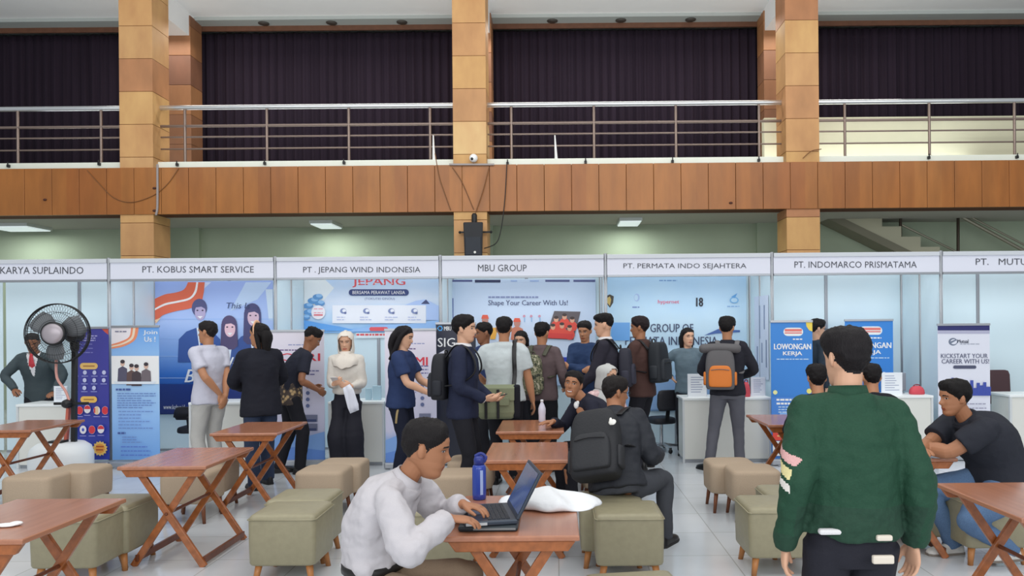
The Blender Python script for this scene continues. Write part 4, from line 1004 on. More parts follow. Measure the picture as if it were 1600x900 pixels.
def person(label, x, y, heading=0.0, h=1.70, b=1.0, lean=0.0, curl=0.0, slean=0.0, twist=0.0, seat=None, z0=0.0,
           wl=None, wr=None, el=None, er=None, hdl=None, hdr=None, nl=None, nr=None, al=None, ar=None, kl=None, kr=None, tl=0.0, tr=0.0,
           hy=0.0, hp=0.0, ht=0.0, skin='tan', top=None, bottom=None, shoes=None, hair=('short', (28, 25, 26)), vox=0.0075, cvox=0.011,
           cl=25.0, crr=25.0, group=None, collar=None, face=True, smile=False, headk=1.0, extra_hair=None, fringe=0.0, hand=True, sd=1, cat='person', neckf=0.0, stretch=1.0):
    S = h / 1.70; P_ = Person()
    root = thing('person', label, cat, (x, y, 0), 0, group or None)
    RZ = Matrix.Rotation(R(heading), 3, 'Z'); O = V((x, y, z0))
    def Wd(p): return RZ @ V(p) + O           # person frame -> world
    X = V((1, 0, 0)); Y = V((0, 1, 0)); Z = V((0, 0, 1))
    # ---- skeleton (person frame: faces -Y, left hand at +X)
    pz = (.525 * 1.70 - .01) * S if seat is None else seat + .095 * S
    pel = V((0, 0, pz)); seg = .17 * S; pts = [pel]; dirs = []
    for i in range(3):
        a = R(lean + curl * (i - .6)); d = V((math.sin(R(slean)), -math.sin(a), math.cos(a))).normalized(); dirs.append(d); pts.append(pts[-1] + d * seg)
    nb = pts[3]; sd_up = Matrix.Rotation(R(twist), 3, 'Z') @ X; sd_up = (sd_up - dirs[2] * sd_up.dot(dirs[2])).normalized()
    na = R(lean * .45 + curl * .8 + neckf); nd = V((math.sin(R(slean * .6)), -math.sin(na), math.cos(na))).normalized()
    hk = S ** .5 * headk
    hc = nb + nd * (.062 * S) + nd * .112 * hk + V((0, -.012, 0))
    RH = Matrix.Rotation(R(hy), 3, 'Z') @ Matrix.Rotation(R(ht), 3, 'Y') @ Matrix.Rotation(R(hp), 3, 'X')
    MH = Matrix.Translation(Wd(hc)) @ (RZ @ RH).to_4x4()
    shl = nb - dirs[2] * .045 * S + sd_up * (.165 * S * b ** .5); shr = nb - dirs[2] * .045 * S - sd_up * (.165 * S * b ** .5)
    L1, L2 = .285 * S, .25 * S
    dn = V((0, 0, -1))
    def arm(sh, w_, hint, sgn):
        if w_ is None: w_ = sh + V((sgn * .075 * S * b, -.015, -.525 * S))
        else: w_ = V(w_)
        hint = V(hint) if hint is not None else V((sgn * .5, .6, -.5))
        e, w2 = two_bone(sh, w_, L1, L2, hint); return e, w2
    eL, wL = arm(shl, wl, el, 1); eR, wR = arm(shr, wr, er, -1)
    hipw = .088 * S; T1, T2 = (.405 * S, .39 * S) if seat is None else (.42 * S, .405 * S)
    hl = pel + V((hipw, 0, -.03)); hr_ = pel + V((-hipw, 0, -.03))
    def leg(hp_, a_, hint, sgn):
        if a_ is None: a_ = V((sgn * .095 * S, .01, .075 * S)) if seat is None else V((sgn * .13 * S, -.40 * S, .075 * S))
        else: a_ = V(a_)
        hint = V(hint) if hint is not None else (V((sgn * .05, -1, 0)) if seat is None else V((sgn * .2, -1, .8)))
        return two_bone(hp_, a_, T1, T2, hint)
    kL, aL = leg(hl, al, kl, 1); kR, aR = leg(hr_, ar, kr, -1)
    SP_ = [pel - dirs[0] * .10 * S] + pts       # torso axis samples
    def axis(t):                                 # 0 pelvis .. 1 neck base
        q = min(2.999, max(-1, t * 3)); i = int(math.floor(q)) if q >= 0 else -1
        return pel + dirs[0] * (q * seg) if i < 0 else pts[i] + dirs[i] * ((q - i) * seg) if t <= 1 else nb + dirs[2] * ((t - 1) * 3 * seg)
    def sideat(t): 
        s_ = (X * (1 - max(0, min(1, t))) + sd_up * max(0, min(1, t))); return s_.normalized()
    def torso(g, prof, infl=0.0):
        ax = [axis(t) for t, _, _ in prof]
        g.tube([Wd(p) for p in ax], [((a + infl) * S, (d + infl) * S) for _, a, d in prof], 28, 0, 3, RZ @ sd_up if abs(twist) > 1 else RZ @ X, dome=False)
    bb = b; dd = b ** 1.15
    PROF = [(-.22, .165 * bb, .115 * dd), (0, .168 * bb, .118 * dd), (.3, .15 * bb, .108 * dd), (.6, .168 * bb, .12 * dd), (.8, .165 * bb ** .8, .108 * dd), (.93, .115, .08), (1.02, .07, .062)]
    # ---- body: one continuous surface
    g = MB()
    head_mb(g, MH, hk)
    g.tube([Wd(p) for p in (nb - dirs[2] * .03 * S, nb + nd * .04 * S, hc + RH @ V((0, .014, -.05)) * hk)], [.062 * S, .053 * S, .052 * S], 16, 0, 2)
    torso(g, [(max(t, -.1), a * .80, d * .78) for t, a, d in PROF[:5]] + [(t, a * .86, d * .84) for t, a, d in PROF[5:]])
    for sh, e, w_, n_ in ((shl, eL, wL, 1), (shr, eR, wR, -1)):
        bare = top and top.get('sleeve') == 'short'
        f = 1.0 if bare else .84
        fb = f * (1 + (b - 1) * .7)
        g.tube([Wd(p) for p in (nb - dirs[2] * .03 * S, (nb + sh) / 2, sh)], [.04 * S, .033 * S, .033 * S], 10, 0, 2)
        g.tube([Wd(p) for p in (sh, (sh * .55 + e * .45), e, e + (w_ - e) * .35, w_)], [.040 * S * fb, .042 * S * fb, .040 * S * fb, .041 * S * fb, .0265 * S * (1 if bare else .95)], 14, 0, 3)
    for hp_, kn, an in ((hl, kL, aL), (hr_, kR, aR)):
        g.tube([Wd(p) for p in (hp_, kn, an)], [.062 * S, .045 * S, .034 * S], 12, 0, 3)
        g.tube([Wd(an), Wd(an + V((0, -.08, -.045)) * S)], [.034 * S, .026 * S], 10)
    def hdir(e, w_, spec): return (RZ @ V(spec)).normalized() if spec is not None else (RZ @ (w_ - e)).normalized()
    def hnorm(spec, sgn): return RZ @ V(spec) if spec is not None else RZ @ V((-sgn, .25, 0))
    if hand:
        uL = hdir(eL, wL, hdl); uR = hdir(eR, wR, hdr)
        hand_mb(g, Wd(wL), uL, hnorm(nl, 1), 1, S, cl); hand_mb(g, Wd(wR), uR, hnorm(nr, -1), -1, S, crr)
    me = remesh(g, 'body', vox, 2, .4)
    ms = [M('skin_' + skin, SK[skin], .5, vary=.04, bscale=9), M('lips_' + skin, tuple(int(c * q) for c, q in zip(SK[skin], (.86, .66, .66))), .4), M('brow_hair', (34, 28, 26), .7), M('eye_white', (182, 174, 170), .3), M('iris', (30, 22, 20), .2), M('teeth', (216, 210, 204), .3)]
    ms.append(M('hair_%d_%d_%d' % hair[1], hair[1], .55, bump=.6, bscale=90, stretch=(3, 3, .6), spec=.18) if hair else ms[2])
    c = centers(me); inv = np.array(MH.inverted()); loc = (np.c_[c, np.ones(len(c))] @ inv.T)[:, :3] / hk
    mi = np.zeros(len(c), int); ax_ = np.abs(loc[:, 0]); lx, ly, lz = loc.T
    frontm = (ly < -.055) & (lz > -.13) & (lz < .12)
    if hair:   # scalp under the hair keeps the hair's colour
        lt = hairline(hair[0]); th = np.degrees(np.arctan2(loc[:, 0], -loc[:, 1])); ln = np.array([lt(abs(a)) for a in th])
        ear = (ax_ > .071) & (np.abs(lz + .012) < .04)
        mi[(lz > ln - .004) & (lz < .13) & ~ear & (np.linalg.norm(loc, axis=1) < .135)] = 6
    if face:
        if smile:
            cz = -.073 + .45 * ax_ ** 2 / .03
            mi[frontm & (ax_ < .027) & (np.abs(lz - cz) < .0105)] = 1; mi[frontm & (ax_ < .021) & (np.abs(lz - cz) < .0052)] = 5
        else: mi[frontm & (ax_ < .023) & (lz > -.081) & (lz < -.063)] = 1
        bz = .0225 - .25 * (ax_ - .028) ** 2 / .02
        mi[frontm & (ax_ > .013) & (ax_ < .05) & (np.abs(lz - bz) < .0038)] = 2
        ez = ((ax_ - .031) / .0125) ** 2 + ((lz - .001) / .0046) ** 2
        mi[frontm & (ez < 1)] = 3; mi[frontm & (((ax_ - .031) / .0058) ** 2 + ((lz - .001) / .0058) ** 2 < 1)] = 4
        mi[frontm & (ez < 1.5) & (ez > 1) & (lz > .001)] = 2
    me.transform(Matrix.Translation(-V((x, y, 0)))); me.polygons.foreach_set('material_index', mi)
    link('body', me, ms, root)
    # ---- trousers / skirt
    if bottom:
        g = MB(); f = bottom.get('fit', 1.0); wf = bottom.get('flare', 1.0); bw = b ** .8
        torso(g, [(-.2, .158 * bw, .112 * dd), (-.1, .172 * bw, .122 * dd), (.05, .17 * bw, .12 * dd), (bottom.get('rise', .22), .156 * bw, .113 * dd), (bottom.get('rise', .22) + .02, .15 * bw, .108 * dd)])
        for hp_, kn, an in ((hl, kL, aL), (hr_, kR, aR)):
            end = an + V((0, 0, -.03 * S)) if seat is None else an + (an - kn).normalized() * .02
            mid = hp_ * .5 + kn * .5
            g.tube([Wd(p) for p in (hp_, mid, kn, kn * .5 + an * .5, end)], [.098 * S * f * bw, .085 * S * f * bw, .067 * S * f * wf, .061 * S * f * wf, .054 * S * f * wf], 18, 0, 3, dome=False)
            if seat is not None: g.ell(Wd(kn), (.07 * S * f,) * 3)
        me = remesh(g, 'trousers', cvox, 4); wrinkle(me, .007 * bottom.get('wr', 1), 8, sd, (1, 1, .8))
        me.transform(Matrix.Translation(-V((x, y, 0))))
        link('trousers', me, bottom['mat'], root)
    # ---- top
    if top:
        g = MB(); il = top.get('infl', .012); hem = top.get('hem', -.2); fl = top.get('flare', 0.0)
        pr = [(hem, (.172 + fl) * bb, (.122 + fl) * dd), (hem * .4, (.172 + fl * .6) * bb, (.123 + fl * .6) * dd)] + [(t, a * (1 + (top.get('loose', 0) if t < .5 else 0)), d * (1 + (top.get('loose', 0) if t < .5 else 0))) for t, a, d in PROF[2:6]] + [(1.0, .085, .074), (1.04, .068, .066)]
        if top.get('tuck') is not None:
            pr = [(top['tuck'], .158 * bb, .116 * dd), (top['tuck'] + .08, .175 * bb, .128 * dd)] + [(t, a * 1.03, d * 1.03) for t, a, d in PROF[2:6] if t > top['tuck'] + .1] + [(1.0, .085, .074), (1.04, .068, .066)]
        torso(g, pr, il)
        sl = top.get('sleeve', 'long'); sw = top.get('sw', 1.0) * (1 + (b - 1) * .75)
        for sh, e, w_ in ((shl, eL, wL), (shr, eR, wR)):
            g.tube([Wd(p) for p in (nb - dirs[2] * .025 * S, (nb * .5 + sh * .5) - dirs[2] * .004, sh)], [.056 * S, .058 * S, .066 * S], 14, 0, 2)
            if sl == 'long':
                en = w_ + (w_ - e).normalized() * .004
                g.tube([Wd(p) for p in (sh, sh * .5 + e * .5, e, e * .5 + w_ * .5, en)], [.064 * S * sw ** .4, .064 * S * sw ** .8, .056 * S * sw, .050 * S * sw, .041 * S * sw], 18, 0, 3, dome=False)
                g.ell(Wd(e), (.054 * S * sw,) * 3)
            elif sl == 'short':
                m_ = sh * .28 + e * .72
                g.tube([Wd(p) for p in (sh, sh * .6 + e * .4, m_)], [.067 * S * sw ** .7, .068 * S * sw, .068 * S * sw], 18, 0, 3, dome=False)
        me = remesh(g, top.get('name', 'shirt'), top.get('vox', cvox), 10); wrinkle(me, .010 * top.get('wr', 1), 5.5, sd + 5, (1.6, 1.6, .7)); wrinkle(me, .0026 * top.get('wr', 1), 19, sd + 9, (1, 1, 1.6))
        mats = top['mat'] if isinstance(top['mat'], list) else [top['mat']]
        if top.get('assign'):
            cc = centers(me); q = (np.array(RZ.transposed()) @ (cc - np.array(O)).T).T
            me.polygons.foreach_set('material_index', top['assign'](q, dict(nb=nb, pel=pel, shl=shl, shr=shr, eL=eL, eR=eR, wL=wL, wR=wR, S=S, up=dirs[2])).astype(int))
        me.transform(Matrix.Translation(-V((x, y, 0))))
        link(top.get('name', 'shirt'), me, mats, root)
    # ---- collar band
    if collar:
        cmat, hgt, open_ = collar
        g = MB(); q = frame(sd_up, (nd + dirs[2]).normalized()); n = 28; rings = []
        for r, zz in ((.066, -.012), (.063, hgt), (.0665, hgt + .003), (.074, hgt * .4), (.083, -.018), (.078, -.02)):
            ring = []
            for i in range(n):
                th = 2 * math.pi * i / n; fr = max(0, math.cos(th))
                zc = zz - fr ** 2 * open_ * (1 if zz > 0 else .5) * .5
                dr = .010 * fr if zz < 0 else 0; zc -= .030 * max(0, fr - .45) * (1.8 if zz < 0 else 0)
                ring.append(Wd(nb + q @ V((math.sin(th) * (r + dr) * 1.03, -math.cos(th) * (r + dr), zc + .012)) * S))
            rings.append(ring)
        g.loft(rings + [rings[0]], 0, True, False); g.build('collar', cmat, root)
    # ---- shoes
    if shoes:
        for an, kn, tw in ((aL, kL, tl), (aR, kR, tr)):
            fd = Matrix.Rotation(R(tw), 3, 'Z') @ V((0, -1, 0)); sdv = Matrix.Rotation(R(tw), 3, 'Z') @ X
            g = MB(); rings = []; base = V((an.x, an.y, an.z - .075 * S))
            for t, w_, hh in ((-.075, .02, .05), (-.065, .032, .07), (-.03, .036, .088), (.02, .038, .085), (.07, .043, .062), (.13, .047, .048), (.175, .04, .036), (.195, .022, .022)):
                ring = [Wd(base + fd * (t * S) + sdv * (math.cos(math.pi * k / 10) * w_ * S) + Z * (math.sin(math.pi * k / 10) ** .8 * hh * S + .012)) for k in range(11)]
                ring += [Wd(base + fd * (t * S) + sdv * (w_ * c_ * S) + Z * .0) for c_ in (-1, 1)]
                rings.append(ring)
            g.loft(rings, 0, True)
            sh = g.build('shoe', shoes, root)
            g = MB(); rr = [[Wd(base + fd * (t * S) + sdv * (s_ * (w_ + .003) * S) + Z * zz) for zz, s_ in ((0, -1), (0, 1), (.016, 1), (.016, -1))] for t, w_ in ((-.078, .02), (-.06, .034), (0, .038), (.07, .043), (.13, .047), (.18, .038), (.199, .02))]
            g.loft(rr, 0, False); g.build('sole', M('sole_dark', (40, 38, 38), .7) if not isinstance(shoes, list) else shoes[-1], sh)
    # ---- hair
    if hair:
        hm = M('hair_%d_%d_%d' % hair[1], hair[1], .55, bump=.6, bscale=90, stretch=(3, 3, .6), spec=.18)
        g = MB(); hair_cap(g, MH, hk, hair[0], sd, fringe)
        if extra_hair: extra_hair(g, MH, hk, Wd, nb)
        g.build('hair', hm, root)
    P_.__dict__.update(root=root, MH=MH, hk=hk, Wd=Wd, nb=nb, dirs=dirs, axis=axis, side=sd_up, RZ=RZ, wL=wL, wR=wR, eL=eL, eR=eR, shl=shl, shr=shr, S=S, pel=pel, kL=kL, kR=kR, aL=aL, aR=aR, b=b)
    return P_
def face_part(P_, name, build_, mats): 
    g = MB(); build_(g); g.v = [P_.MH @ (V(v) * P_.hk) for v in g.v]; return g.build(name, mats, P_.root)
def glasses(P_, mat):
    def f(g):
        for s_ in (-1, 1):
            pts = [(s_ * .032 + .021 * math.cos(t), -.104 + abs(math.cos(t) * .021 + .032 * s_) * .15 - .0, .0 + .016 * math.sin(t)) for t in [2 * math.pi * i / 12 for i in range(13)]]
            g.tube(pts, .0016, 5, dome=False); g.tube([(s_ * .053, -.096, .004), (s_ * .077, -.02, .004), (s_ * .08, .02, -.004)], .0018, 5)
        g.tube([(-.011, -.106, .004), (0, -.108, .006), (.011, -.106, .004)], .0016, 5)
    face_part(P_, 'glasses', f, mat)
def tie(P_, mat, length=.42):
    g = MB(); n = 6; rings = []
    for i in range(n + 1):
        t = .99 - length * i / n; w_ = .018 + .022 * i / n if i < n else .004
        c = P_.axis(t) ; f = V((0, -1, 0)); d = interp([(.5, .145), (.75, .14), (.9, .115), (1.0, .092)], t) * P_.S
        c = c + f * (d * P_.b)
        rings.append([P_.Wd(c + P_.side * (a * w_) + f * bb_) for a, bb_ in ((-1, 0), (0, .008), (1, 0), (0, -.004))])
    g.loft(rings, 0, False); k = P_.Wd(P_.axis(1.0) + V((0, -.09, 0)) * P_.S); g.ell(k, (.02, .016, .022)); g.build('tie', mat, P_.root)
def hijab(P_, mat, drape=True, long_=0.16):
    n = 48; rows = []
    for z in (-.14, -.125, -.105, -.085, -.06, -.03, 0, .03, .055, .075, .09, .102, .112, .118, .121):
        row = []
        for i in range(n):
            th = 2 * math.pi * i / n; a = abs((math.degrees(th) + 180) % 360 - 180)
            zz = max(-.124, min(z, .1119)); p = headpt(th, zz, .0); r = V((p.x, p.y - .004, 0)); 
            ext = .013 + .020 * sm(100, 170, a) + .018 * sm(0, -.12, z)
            lim = V((r.x, r.y, 0)).length; 
            if z > .0: q = V((p.x, p.y, 0)); q = q.normalized() * (q.length + ext * (1 if z < .1 else .6)) if q.length > 1e-6 else q
            else: base = headpt(th, max(z, -.02), 0); q = V((base.x * (1 - .18 * sm(-.03, -.14, z)), base.y, 0)); q = q.normalized() * (q.length + ext)
            row.append(V((q.x, q.y, z)))
        rows.append(row)
    g = MB(); vs_ = [P_.MH @ (p * P_.hk) for r in rows for p in r]; fs = []
    L = len(rows)
    for j in range(L - 1):
        for i in range(n):
            thm = (i + .5) * 360 / n; a = abs((thm + 180) % 360 - 180); zm = (rows[j][i].z + rows[j + 1][i].z) / 2
            wl_ = 62 * math.sqrt(max(0, 1 - ((zm + .025) / .10) ** 2)) if abs(zm + .025) < .10 else 0
            if a < wl_: continue
            fs.append((j * n + i, j * n + (i + 1) % n, (j + 1) * n + (i + 1) % n, (j + 1) * n + i))
    fs.append(tuple(range((L - 1) * n, L * n))); g.add(vs_, fs, 0, True)
    if drape:
        q = frame(P_.side, P_.dirs[2]); rings = []
        c0 = P_.MH @ V((0, .012, -.11)) * 1.0
        for t, (a, d, zz, fy) in enumerate(((.062, .07, .06, .004), (.074, .084, .04, -.002), (.10, .106, .012, -.01), (.15, .132, -.03, -.012), (.168, .146, -.08, -.014), (.15, .15, -long_, -.02))):
            rings.append([P_.Wd(P_.nb + q @ V((a * math.sin(2 * math.pi * i / n), -d * math.cos(2 * math.pi * i / n) + fy, zz + .008 * math.sin(9 * 2 * math.pi * i / n) * (t > 2) + (.05 * abs(math.sin(2 * math.pi * i / n)) if t > 3 else 0))) * P_.S) for i in range(n)])
        g.loft(rings, 0, True, False)
    o = g.build('headscarf', mat, P_.root); s_ = o.modifiers.new('thick', 'SOLIDIFY'); s_.thickness = .006; s_.offset = 1
    ss = o.modifiers.new('sub', 'SUBSURF'); ss.levels = ss.render_levels = 1
def backpack(P_, label, mats, size=(.30, .44, .17), t=.62, off=.0, roll=False, straps=True, onehang=0.0):
    """worn on the back; stays a thing of its own"""
    up = P_.dirs[1]; q = P_.RZ @ frame(P_.side, up); back = P_.RZ @ frame(P_.side, up) @ V((0, 1, 0))
    w_, hh, dp = size
    c = P_.Wd(P_.axis(t)) + back * (.125 * P_.b * P_.S + dp / 2 + off) + (P_.RZ @ P_.side) * onehang
    base = c - (q @ V((0, 0, 1))) * hh / 2
    root = thing('backpack', label, 'backpack', (base.x, base.y, base.z))
    MM = Matrix.Translation(c) @ q.to_4x4()
    def bx(cx, cy, cz, sx, sy, sz, name, mat, par, rad=.05, taper=.86):
        g = MB(); rings = []
        for zz, f in ((-.5, .8), (-.47, .93), (-.4, 1), (0, 1), (.25, .97), (.4, taper), (.47, taper * .85), (.5, taper * .6)):
            ring = []
            for i in range(24):
                a = 2 * math.pi * i / 24; ca, sa = math.cos(a), math.sin(a); e = .5
                ring.append(V((cx + sx / 2 * f * math.copysign(abs(ca) ** e, ca), cy + sy / 2 * f * math.copysign(abs(sa) ** e, sa), cz + sz * zz)))
            rings.append(ring)
        g.loft(rings, 0, True); g.xf(MM); return g.build(name, mat, par, 0, 2, 1)
    mm = mats
    body = bx(0, 0, 0, w_, dp, hh, 'main_compartment', mm[0], root)
    fp = bx(0, dp * .5, -hh * .17, w_ * .78, dp * .42, hh * .52, 'front_pocket', mm[1], root)
    g = MB(); g.tube([V((-w_ * .3, dp * .5 + dp * .21, -hh * .02)), V((0, dp * .5 + dp * .235, -hh * .0)), V((w_ * .3, dp * .5 + dp * .21, -hh * .02))], .004, 6, 0, 3); g.xf(MM); g.build('zipper', mm[-1], fp)
    if roll:
        g = MB(); g.tube([V((-w_ * .56, 0, hh * .5)), V((0, .005, hh * .52)), V((w_ * .56, 0, hh * .5))], [(.05, .06)] * 3, 14, 0, 3, (0, 0, 1)); g.xf(MM); g.build('rolled_top', mm[0], root)
    else:
        g = MB(); g.tube([V((-.035, -dp * .3, hh * .47)), V((-.03, -dp * .3, hh * .56)), V((.03, -dp * .3, hh * .56)), V((.035, -dp * .3, hh * .47))], .008, 8, 0, 3); g.xf(MM); g.build('handle', mm[-1], root)
    for s_ in (-1, 1):
        g = MB(); g.tube([V((s_ * w_ * .5, 0, -hh * .1)), V((s_ * w_ * .5, .0, -hh * .35))], [(.02, dp * .3)] * 2, 10, 0, 1, (1, 0, 0)); g.xf(MM); g.build('side_pocket', mm[1], root)
    if straps:
        for s_, sh in ((1, P_.shl), (-1, P_.shr)):
            S = P_.S; sx = P_.side * (s_ * .105 * S * P_.b ** .5)
            fr = frame(P_.side, up) @ V((0, -1, 0))
            path = [P_.axis(.84) + sx * .8 - fr * (.13 * S * P_.b), P_.nb + sx * 1.0 - fr * .06 * S + P_.dirs[2] * .012 * S, P_.nb + sx * 1.02 + P_.dirs[2] * .022 * S, P_.nb + sx * 1.05 + fr * .07 * S - P_.dirs[2] * .01,
                    P_.axis(.78) + sx * 1.15 + fr * (.130 * S * P_.b), P_.axis(.58) + sx * 1.25 + fr * (.126 * S * P_.b), P_.axis(.42) + sx * 1.5 + fr * .02, P_.axis(.36) + sx * 1.35 - fr * (.12 * S * P_.b)]
            g = MB(); g.tube([P_.Wd(p) for p in path], [(.027, .007)] * len(path), 10, 0, 4, P_.RZ @ P_.side); g.build('strap', mm[-1], root)
    return root, MM
def phone(P_, which, label, mat=None, off=(0, -.1, .03), tilt=50):
    w_ = P_.wL if which == 'l' else P_.wR
    c = P_.Wd(w_ + V(off)); root = thing('smartphone', label, 'phone', c)
    g = MB(); g.cbox((0, 0, 0), (.074, .008, .15)); g.xf(Matrix.Translation(c) @ P_.RZ.to_4x4() @ Matrix.Rotation(R(tilt), 4, 'X')); g.build('case', mat or M('phone_black', (24, 25, 30), .3), root, .004)
    g = MB(); g.cbox((0, .0045, 0), (.066, .001, .14)); g.xf(Matrix.Translation(c) @ P_.RZ.to_4x4() @ Matrix.Rotation(R(tilt), 4, 'X')); g.build('screen', M('dark_screen', (40, 46, 60), .1), root)
# ------------------------------------------------------------------ cloth materials
def cloth(name, c, rough=.8, bump=.25, bs=220, vary=.06): return M('cloth_' + name, c, rough, 0, bump, bs, vary, .2)
c_white = cloth('white', (214, 212, 214)); c_navy = cloth('navy', (34, 40, 62)); c_black = cloth('black', (32, 32, 38)); c_black2 = cloth('soft_black', (38, 38, 46)); c_dnavy = cloth('deep_navy', (26, 30, 46))
c_jean = M('denim_blue', (92, 118, 152), .85, 0, .35, 260, .22, .15); c_djean = M('denim_dark', (52, 62, 84), .85, 0, .35, 260, .2, .15)
HB = (26, 23, 24)
def px(p, d): return pix(p, 500, d).x

# --- far left: suit and red tie behind the counter
c_suit = cloth('slate_suit', (66, 76, 80))
def v_open(z0, half):
    def f(q, k):
        nb, S = k['nb'], k['S']; t = q[:, 2] - (nb[2] - z0 * S); fr = q[:, 1] < nb[1] - .02
        return np.where(fr & (t > 0) & (np.abs(q[:, 0] - nb[0]) < t * half / z0 / S * S), 1, 0)
    return f
P1 = person('older man in a slate grey suit and red tie bending over the far left counter', px(64, 9.78), 9.78, 12, 1.66, 1.08, lean=19, curl=8, hp=24, hy=18, skin='dark', wr=(-.18, -.30, .90), wl=(.27, -.33, .86), er=(-1, .3, -.2), el=(1, .3, -.1), hdr=(.4, -.6, -.3), nr=(.2, .2, -1), hdl=(0, -1, -.2), nl=(0, 0, -1),
            top=dict(mat=[c_suit, c_white], hem=-.28, infl=.018, name='suit_jacket', assign=v_open(.3, .075)), bottom=dict(mat=c_black), shoes=M('shoe_black', (24, 24, 26), .35), hair=('crop', (40, 38, 38)), collar=(c_white, .022, .03), sd=1)
tie(P1, M('red_tie', (186, 56, 64), .5), .36)
g = MB(); a = P1.Wd(P1.wR + V((.05, -.09, -.02))); g.tube([a, a + V((.05, -.02, -.05))], .005, 8); o = g.build('pen', m_blk); tag(o, 'dark pen in the right hand of the man in the slate grey suit', 'pen')
# --- pale shirt, hands behind the back
P2 = person('man in a pale grey shirt with hands clasped behind his back', px(327, 8.35), 8.35, -118, 1.73, 1.0, lean=2, hp=2, hy=18, skin='tan', wl=(.035, .20, .93), wr=(-.03, .21, .90), el=(1, .5, 0), er=(-1, .5, 0), hdl=(-.5, .2, -.8), hdr=(.5, .2, -.8), nl=(0, -1, 0), nr=(0, -1, 0),
            top=dict(mat=cloth('pale_shirt', (190, 190, 204)), sleeve='short', hem=-.16, infl=.02, flare=.01), bottom=dict(mat=cloth('stone_trousers', (178, 176, 172)), fit=1.02, flare=1.1), shoes=M('shoe_brown', (70, 52, 42), .4), hair=('short', (34, 30, 30)), collar=(cloth('pale_shirt', (190, 190, 204)), .02, .02), sd=2)
# --- long black jacket, hair band
def hair_nape(g, MH, k, Wd, nb):
    g.tube([MH @ (V(p) * k) for p in ((0, .05, .04), (0, .085, -.03), (0, .075, -.10), (0, .07, -.17), (0, .075, -.22))], [(.065, .05), (.08, .05), (.072, .042), (.058, .03), (.035, .018)], 20, 0, 3, MH.to_3x3() @ V((1, 0, 0)))
    for s_ in (-1, 1): g.tube([MH @ (V((s_ * .072, y_, z_)) * k) for y_, z_ in ((.0, .03), (.02, -.05), (.03, -.12), (.04, -.19))], [.02, .026, .024, .012], 10, 0, 3)
P3 = person('person in a long black jacket with a pale hair band, seen from behind', px(407, 7.9), 7.9, -140, 1.70, 1.0, lean=3, hp=4, hy=40, skin='tan', wl=(.10, -.30, 1.0), wr=(-.12, -.30, 1.0), el=(1, .7, -.4), er=(-1, .5, -.4),
            top=dict(mat=cloth('black_jacket', (30, 31, 40)), hem=-.30, infl=.026, flare=.012, sw=1.15, name='jacket', loose=.05), bottom=dict(mat=c_djean, flare=1.15), shoes=M('sneaker_black', (34, 34, 38), .5), hair=('long', HB), extra_hair=hair_nape, al=(.11, .12, .075), ar=(-.10, -.1, .075), sd=3)
def band(g): g.tube([(.088 * math.cos(t), -.005 - .012 * math.sin(t), .0 + .135 * math.sin(t)) for t in [math.pi * i / 14 for i in range(15)]], [(.006, .016)] * 15, 8, 0, 1, (0, 1, 0), dome=False)
face_part(P3, 'hair_band', band, M('peach_band', (226, 176, 138), .5))
# --- batik shirt, bending
m_batik = M('batik_gold', (142, 118, 86), .8, 0, .2, 200, 0); _n = m_batik.node_tree; _nz = _n.nodes.new('ShaderNodeTexVoronoi'); _nz.inputs['Scale'].default_value = 22; _rp = _n.nodes.new('ShaderNodeValToRGB'); _rp.color_ramp.elements[0].color = rgb(186, 158, 116); _rp.color_ramp.elements[1].color = rgb(70, 60, 56); _rp.color_ramp.elements[0].position = .25; _rp.color_ramp.elements[1].position = .5
_tc = _n.nodes.new('ShaderNodeTexCoord'); _n.links.new(_tc.outputs['Object'], _nz.inputs['Vector']); _n.links.new(_nz.outputs['Distance'], _rp.inputs[0]); _n.links.new(_rp.outputs[0], _n.nodes['Principled BSDF'].inputs['Base Color'])
def batik(q, k):
    wob = .045 * np.sin(q[:, 0] * 60) + .03 * np.sin(q[:, 1] * 75 + 1)
    return np.where(q[:, 2] < k['pel'][2] + .10 + wob, 1, 0)
P4 = person('man in a black shirt with a gold batik lower half bending forward', px(453, 8.62), 8.62, 118, 1.70, .95, lean=14, curl=16, hp=32, hy=-6, skin='dark', wl=(.10, -.27, .95), wr=(-.15, -.27, .93), el=(.5, .6, -.6), er=(-.5, .6, -.6),
            top=dict(mat=[cloth('black_batik', (36, 38, 50)), m_batik], sleeve='short', hem=-.22, infl=.018, assign=batik), bottom=dict(mat=c_black, flare=1.1), shoes=M('shoe_black', (24, 24, 26), .35), hair=('fade', HB), sd=4, al=(.09, .12, .075), ar=(-.09, -.08, .075))
# --- cream headscarf
c_cream = cloth('cream_blouse', (206, 200, 192))
P5 = person('woman in a cream headscarf and blouse with wide black trousers, facing the hall', px(541, 8.62), 8.62, 2, 1.60, .86, lean=2, hp=14, hy=4, skin='light', wl=(.11, -.25, .985), wr=(-.08, -.27, 1.01), el=(.35, .6, -1), er=(-.35, .6, -1), hdl=(-.6, -.4, .1), hdr=(.5, -.4, .3), nl=(-.2, 1, .3), nr=(.2, 1, .3),
            top=dict(mat=c_cream, tuck=.12, infl=.020, sw=1.05, name='blouse'), bottom=dict(mat=c_black2, fit=1.12, flare=1.6, rise=.3), shoes=M('shoe_black', (24, 24, 26), .35), hair=None, sd=5)
hijab(P5, cloth('cream_scarf', (216, 208, 198)), True, .15)
phone(P5, 'r', 'pale smartphone held by the woman in the cream headscarf', M('phone_pale', (214, 208, 206), .3), (.03, -.05, .05), 60)
g = MB(); rows = []
